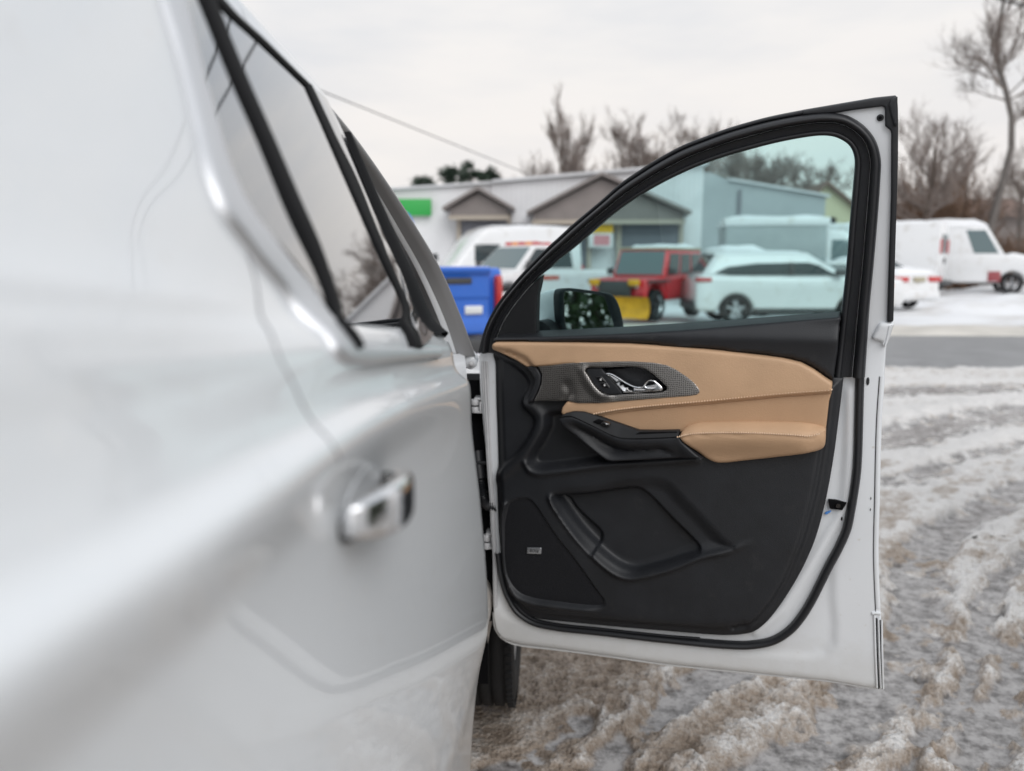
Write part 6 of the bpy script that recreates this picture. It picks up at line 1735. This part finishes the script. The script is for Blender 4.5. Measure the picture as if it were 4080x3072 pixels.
# tall leaning tree at the right edge
Y = 44
b0 = P3(3935, 960, Y); b0 = (b0[0], Y, 0)
tk = [(3925, 1080), (3938, 960), (3972, 820), (4002, 700), (4026, 580), (4026, 460), (4006, 350), (3984, 250), (3980, 160), (3986, 80), (3996, 0), (4004, -60)]
trunk = [(gx(a, Y, b) - b0[0], 0.15 * math.sin(i), max(gz(b, Y, a), 0) if i else 0) for i, (a, b) in enumerate(tk)]
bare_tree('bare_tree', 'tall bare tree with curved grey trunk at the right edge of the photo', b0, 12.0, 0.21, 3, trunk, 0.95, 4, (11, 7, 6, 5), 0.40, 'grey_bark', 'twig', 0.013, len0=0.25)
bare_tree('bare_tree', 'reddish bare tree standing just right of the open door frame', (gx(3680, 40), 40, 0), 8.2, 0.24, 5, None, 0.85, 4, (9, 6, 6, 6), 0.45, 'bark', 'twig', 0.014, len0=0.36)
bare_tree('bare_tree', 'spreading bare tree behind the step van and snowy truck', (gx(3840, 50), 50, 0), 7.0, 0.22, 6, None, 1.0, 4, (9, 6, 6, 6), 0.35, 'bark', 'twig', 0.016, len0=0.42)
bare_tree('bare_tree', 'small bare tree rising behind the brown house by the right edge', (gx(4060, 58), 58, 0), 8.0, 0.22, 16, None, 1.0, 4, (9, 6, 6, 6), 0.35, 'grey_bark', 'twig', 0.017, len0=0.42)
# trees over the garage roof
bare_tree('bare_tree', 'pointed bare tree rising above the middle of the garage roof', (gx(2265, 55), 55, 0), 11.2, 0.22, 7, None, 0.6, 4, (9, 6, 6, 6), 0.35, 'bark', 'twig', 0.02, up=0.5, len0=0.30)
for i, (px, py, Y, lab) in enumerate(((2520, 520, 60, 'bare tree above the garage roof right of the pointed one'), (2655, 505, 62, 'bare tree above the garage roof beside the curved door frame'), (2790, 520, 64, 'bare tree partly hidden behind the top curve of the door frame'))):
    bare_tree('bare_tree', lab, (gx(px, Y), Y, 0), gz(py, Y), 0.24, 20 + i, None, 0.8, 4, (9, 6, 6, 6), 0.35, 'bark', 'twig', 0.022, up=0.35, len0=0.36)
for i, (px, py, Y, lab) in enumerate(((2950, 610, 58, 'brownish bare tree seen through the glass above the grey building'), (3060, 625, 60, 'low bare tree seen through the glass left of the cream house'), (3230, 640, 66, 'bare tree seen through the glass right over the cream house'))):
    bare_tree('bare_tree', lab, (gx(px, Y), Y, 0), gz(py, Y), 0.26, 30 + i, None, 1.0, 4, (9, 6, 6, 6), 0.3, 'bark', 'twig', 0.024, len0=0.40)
# dense brown thicket behind the sedan at the right
def thicket(name, label, loc, W, Dp, H, n, seed):
    rnd = random.Random(seed); root = thing(name, label, 'shrub', loc)
    segs = []
    for k in range(n):
        x, y = rnd.gauss(0, W / 2.6), rnd.uniform(-Dp / 2, Dp / 2)
        h = H * (1 - min(1, (abs(x) / W) ** 1.5)) * rnd.uniform(0.45, 1.0)
        p = Vector((x, y, 0)); d = Vector((rnd.uniform(-.35, .35), rnd.uniform(-.3, .3), 1)).normalized()
        r = 0.035
        for i in range(6):
            d = (d + Vector((rnd.uniform(-.25, .25), rnd.uniform(-.25, .25), 0.1))).normalized()
            q = p + d * h / 6
            segs.append((np.array(p), np.array(q), r, r * .8)); r *= .8
            for j in range(2):
                e = (d + Vector((rnd.uniform(-1, 1), rnd.uniform(-1, 1), rnd.uniform(-.2, .6)))).normalized() * rnd.uniform(0.3, 0.9)
                segs.append((np.array(q), np.array(q + e), 0.02, 0.012))
            p = q
    tubes('stems', segs, 'dead_leaf', root, 3)
thicket('thicket', 'dense brown thicket filling the gap right behind the step van', (gx(3690, 46), 46, 0), 3.4, 2.5, 6.9, 520, 3)
thicket('thicket', 'low reddish brush between the leaning tree and the snowy truck', (gx(4030, 44), 44, 0), 3.0, 2.0, 2.6, 260, 4)
thicket('sapling_row', 'row of slender bare saplings above the garage roof left of the door frame', (gx(2610, 63), 63, 0), 5.6, 2.0, 11.2, 420, 8)
thicket('sapling_row', 'reddish bare saplings at the foot of the pointed tree over the garage', (gx(2235, 57), 57, 0), 1.6, 1.5, 9.0, 240, 9)
# evergreens on the left
def evergreen(label, px, py, Y, W, seed):
    rnd = random.Random(seed); H = gz(py, Y)
    root = thing('evergreen_tree', label, 'tree', (gx(px, Y), Y, 0), 0, None)
    tubes('trunk', [(np.array((0, 0, 0)), np.array((0, 0, H)), 0.2, 0.03)], 'bark', root, 7)
    V, f = [], []
    tips = [(rnd.uniform(0.30, 0.97), rnd.uniform(0, 2 * math.pi)) for _ in range(46)]
    for tz, a in tips:                              # drooping boughs made of needle sprays
        ln = W * (1.08 - tz) * rnd.uniform(0.7, 1.15) + 0.25
        for k in range(70):
            q = rnd.random() ** 0.6
            c = Vector((ln * q * math.cos(a), ln * q * math.sin(a), H * tz - 0.35 * ln * q * q + 0.25)) + Vector((rnd.gauss(0, .16), rnd.gauss(0, .16), rnd.gauss(0, .13)))
            u = Vector((math.cos(a) + rnd.uniform(-.6, .6), math.sin(a) + rnd.uniform(-.6, .6), rnd.uniform(-.5, .5))) * rnd.uniform(0.12, 0.26)
            v = Vector((rnd.uniform(-1, 1), rnd.uniform(-1, 1), rnd.uniform(-.6, .6))) * 0.07
            i = len(V); V += [c - u, c + v, c + u, c - v]; f.append((i, i + 1, i + 2, i + 3))
    mk('crown', V, f, 'needles', root, smooth=False, world=False, fix=False)
evergreen('dark evergreen at the left, lowest of the group behind the garage', 1690, 700, 52, 2.6, 1)
evergreen('dark evergreen, left middle of the group behind the garage roof', 1800, 655, 54, 3.0, 2)
evergreen('dark evergreen, tallest of the group behind the garage roof', 1885, 640, 56, 3.0, 3)
evergreen('brownish evergreen at the right end of the group behind the garage', 1950, 662, 58, 2.4, 4)

# ---- leafy hedge off to the right, mirrored in the door mirror
def hedge():
    rnd = np.random.RandomState(5)
    root = thing('evergreen_hedge', 'tall dense leafy hedge standing off to the right, reflected in the door mirror', 'hedge', (3.9, 1.7, 0))
    n = 42000
    c = np.stack([rnd.uniform(-0.5, 0.5, n), rnd.uniform(-2.0, 2.0, n), rnd.uniform(0.0, 3.2, n)], 1)
    c[:, 0] += 0.25 * np.sin(c[:, 1] * 2.1) + 0.2 * np.sin(c[:, 2] * 2.7 + c[:, 1])
    a = rnd.normal(size=(n, 3)); a /= np.linalg.norm(a, axis=1)[:, None]
    b = np.cross(a, rnd.normal(size=(n, 3))); b /= np.linalg.norm(b, axis=1)[:, None]
    l = rnd.uniform(0.022, 0.040, n)[:, None]
    V = np.stack([c - a * l, c + b * l * .75, c + a * l, c - b * l * .75], 1).reshape(-1, 3)
    f = np.arange(4 * n).reshape(-1, 4)
    mk('foliage', V, f, 'leaf', root, smooth=False, world=False, fix=False)
    tubes('stems', [(np.array((rnd.uniform(-.4, .4), y, 0)), np.array((rnd.uniform(-.5, .5), y + rnd.uniform(-.4, .4), 3.4)), 0.05, 0.015) for y in np.linspace(-1.9, 1.9, 14)], 'bark', root, 6)
hedge()

# ================================================================== overhead wires
mat('wire', (0.02, 0.02, 0.022), 0.6)
def wire(label, a, b, sag, r, n=40):
    a, b = np.array(a), np.array(b); t = np.linspace(0, 1, n)[:, None]
    p = a + (b - a) * t; p[:, 2] -= sag * 4 * (t[:, 0] * (1 - t[:, 0]))
    MB().tube(p, r, 6).build('power_line', 'wire', label=label, cat='wire')
A, Bp = at_Y(1100, 290, 16.0), at_Y(2120, 700, 30.0)
dv = A - Bp
wire('thin dark service wire sloping down from the roof edge to the garage', A + dv * 1.5, Bp, 0.0, 0.012)
def refl(px, py, H):
    """where a sight line reflected by the rear window reaches height H"""
    h = side_hit([(px, py)])[0]; p = side_M(np.array([h]), [0.0])[0]
    e = 0.01; dz = float(side_x(h[0], h[1] + e) - side_x(h[0], h[1] - e)) / (2 * e)
    n = np.array((1, 0, -dz)); n /= np.linalg.norm(n)
    r = ray(px, py); r = r / np.linalg.norm(r); q = r - 2 * (r @ n) * n
    return p + q * ((H - p[2]) / q[2])
for k, (p, q) in enumerate((((1040, 255), (905, 590)), ((1110, 320), (930, 660)))):
    a, b = refl(*p, 7.5), refl(*q, 7.5)
    d = (b - a) / np.linalg.norm(b - a)
    wire(('upper' if k == 0 else 'lower') + ' of the two overhead wires mirrored in the rear side window', a - d * 12, b + d * 25, 0.0, 0.022)
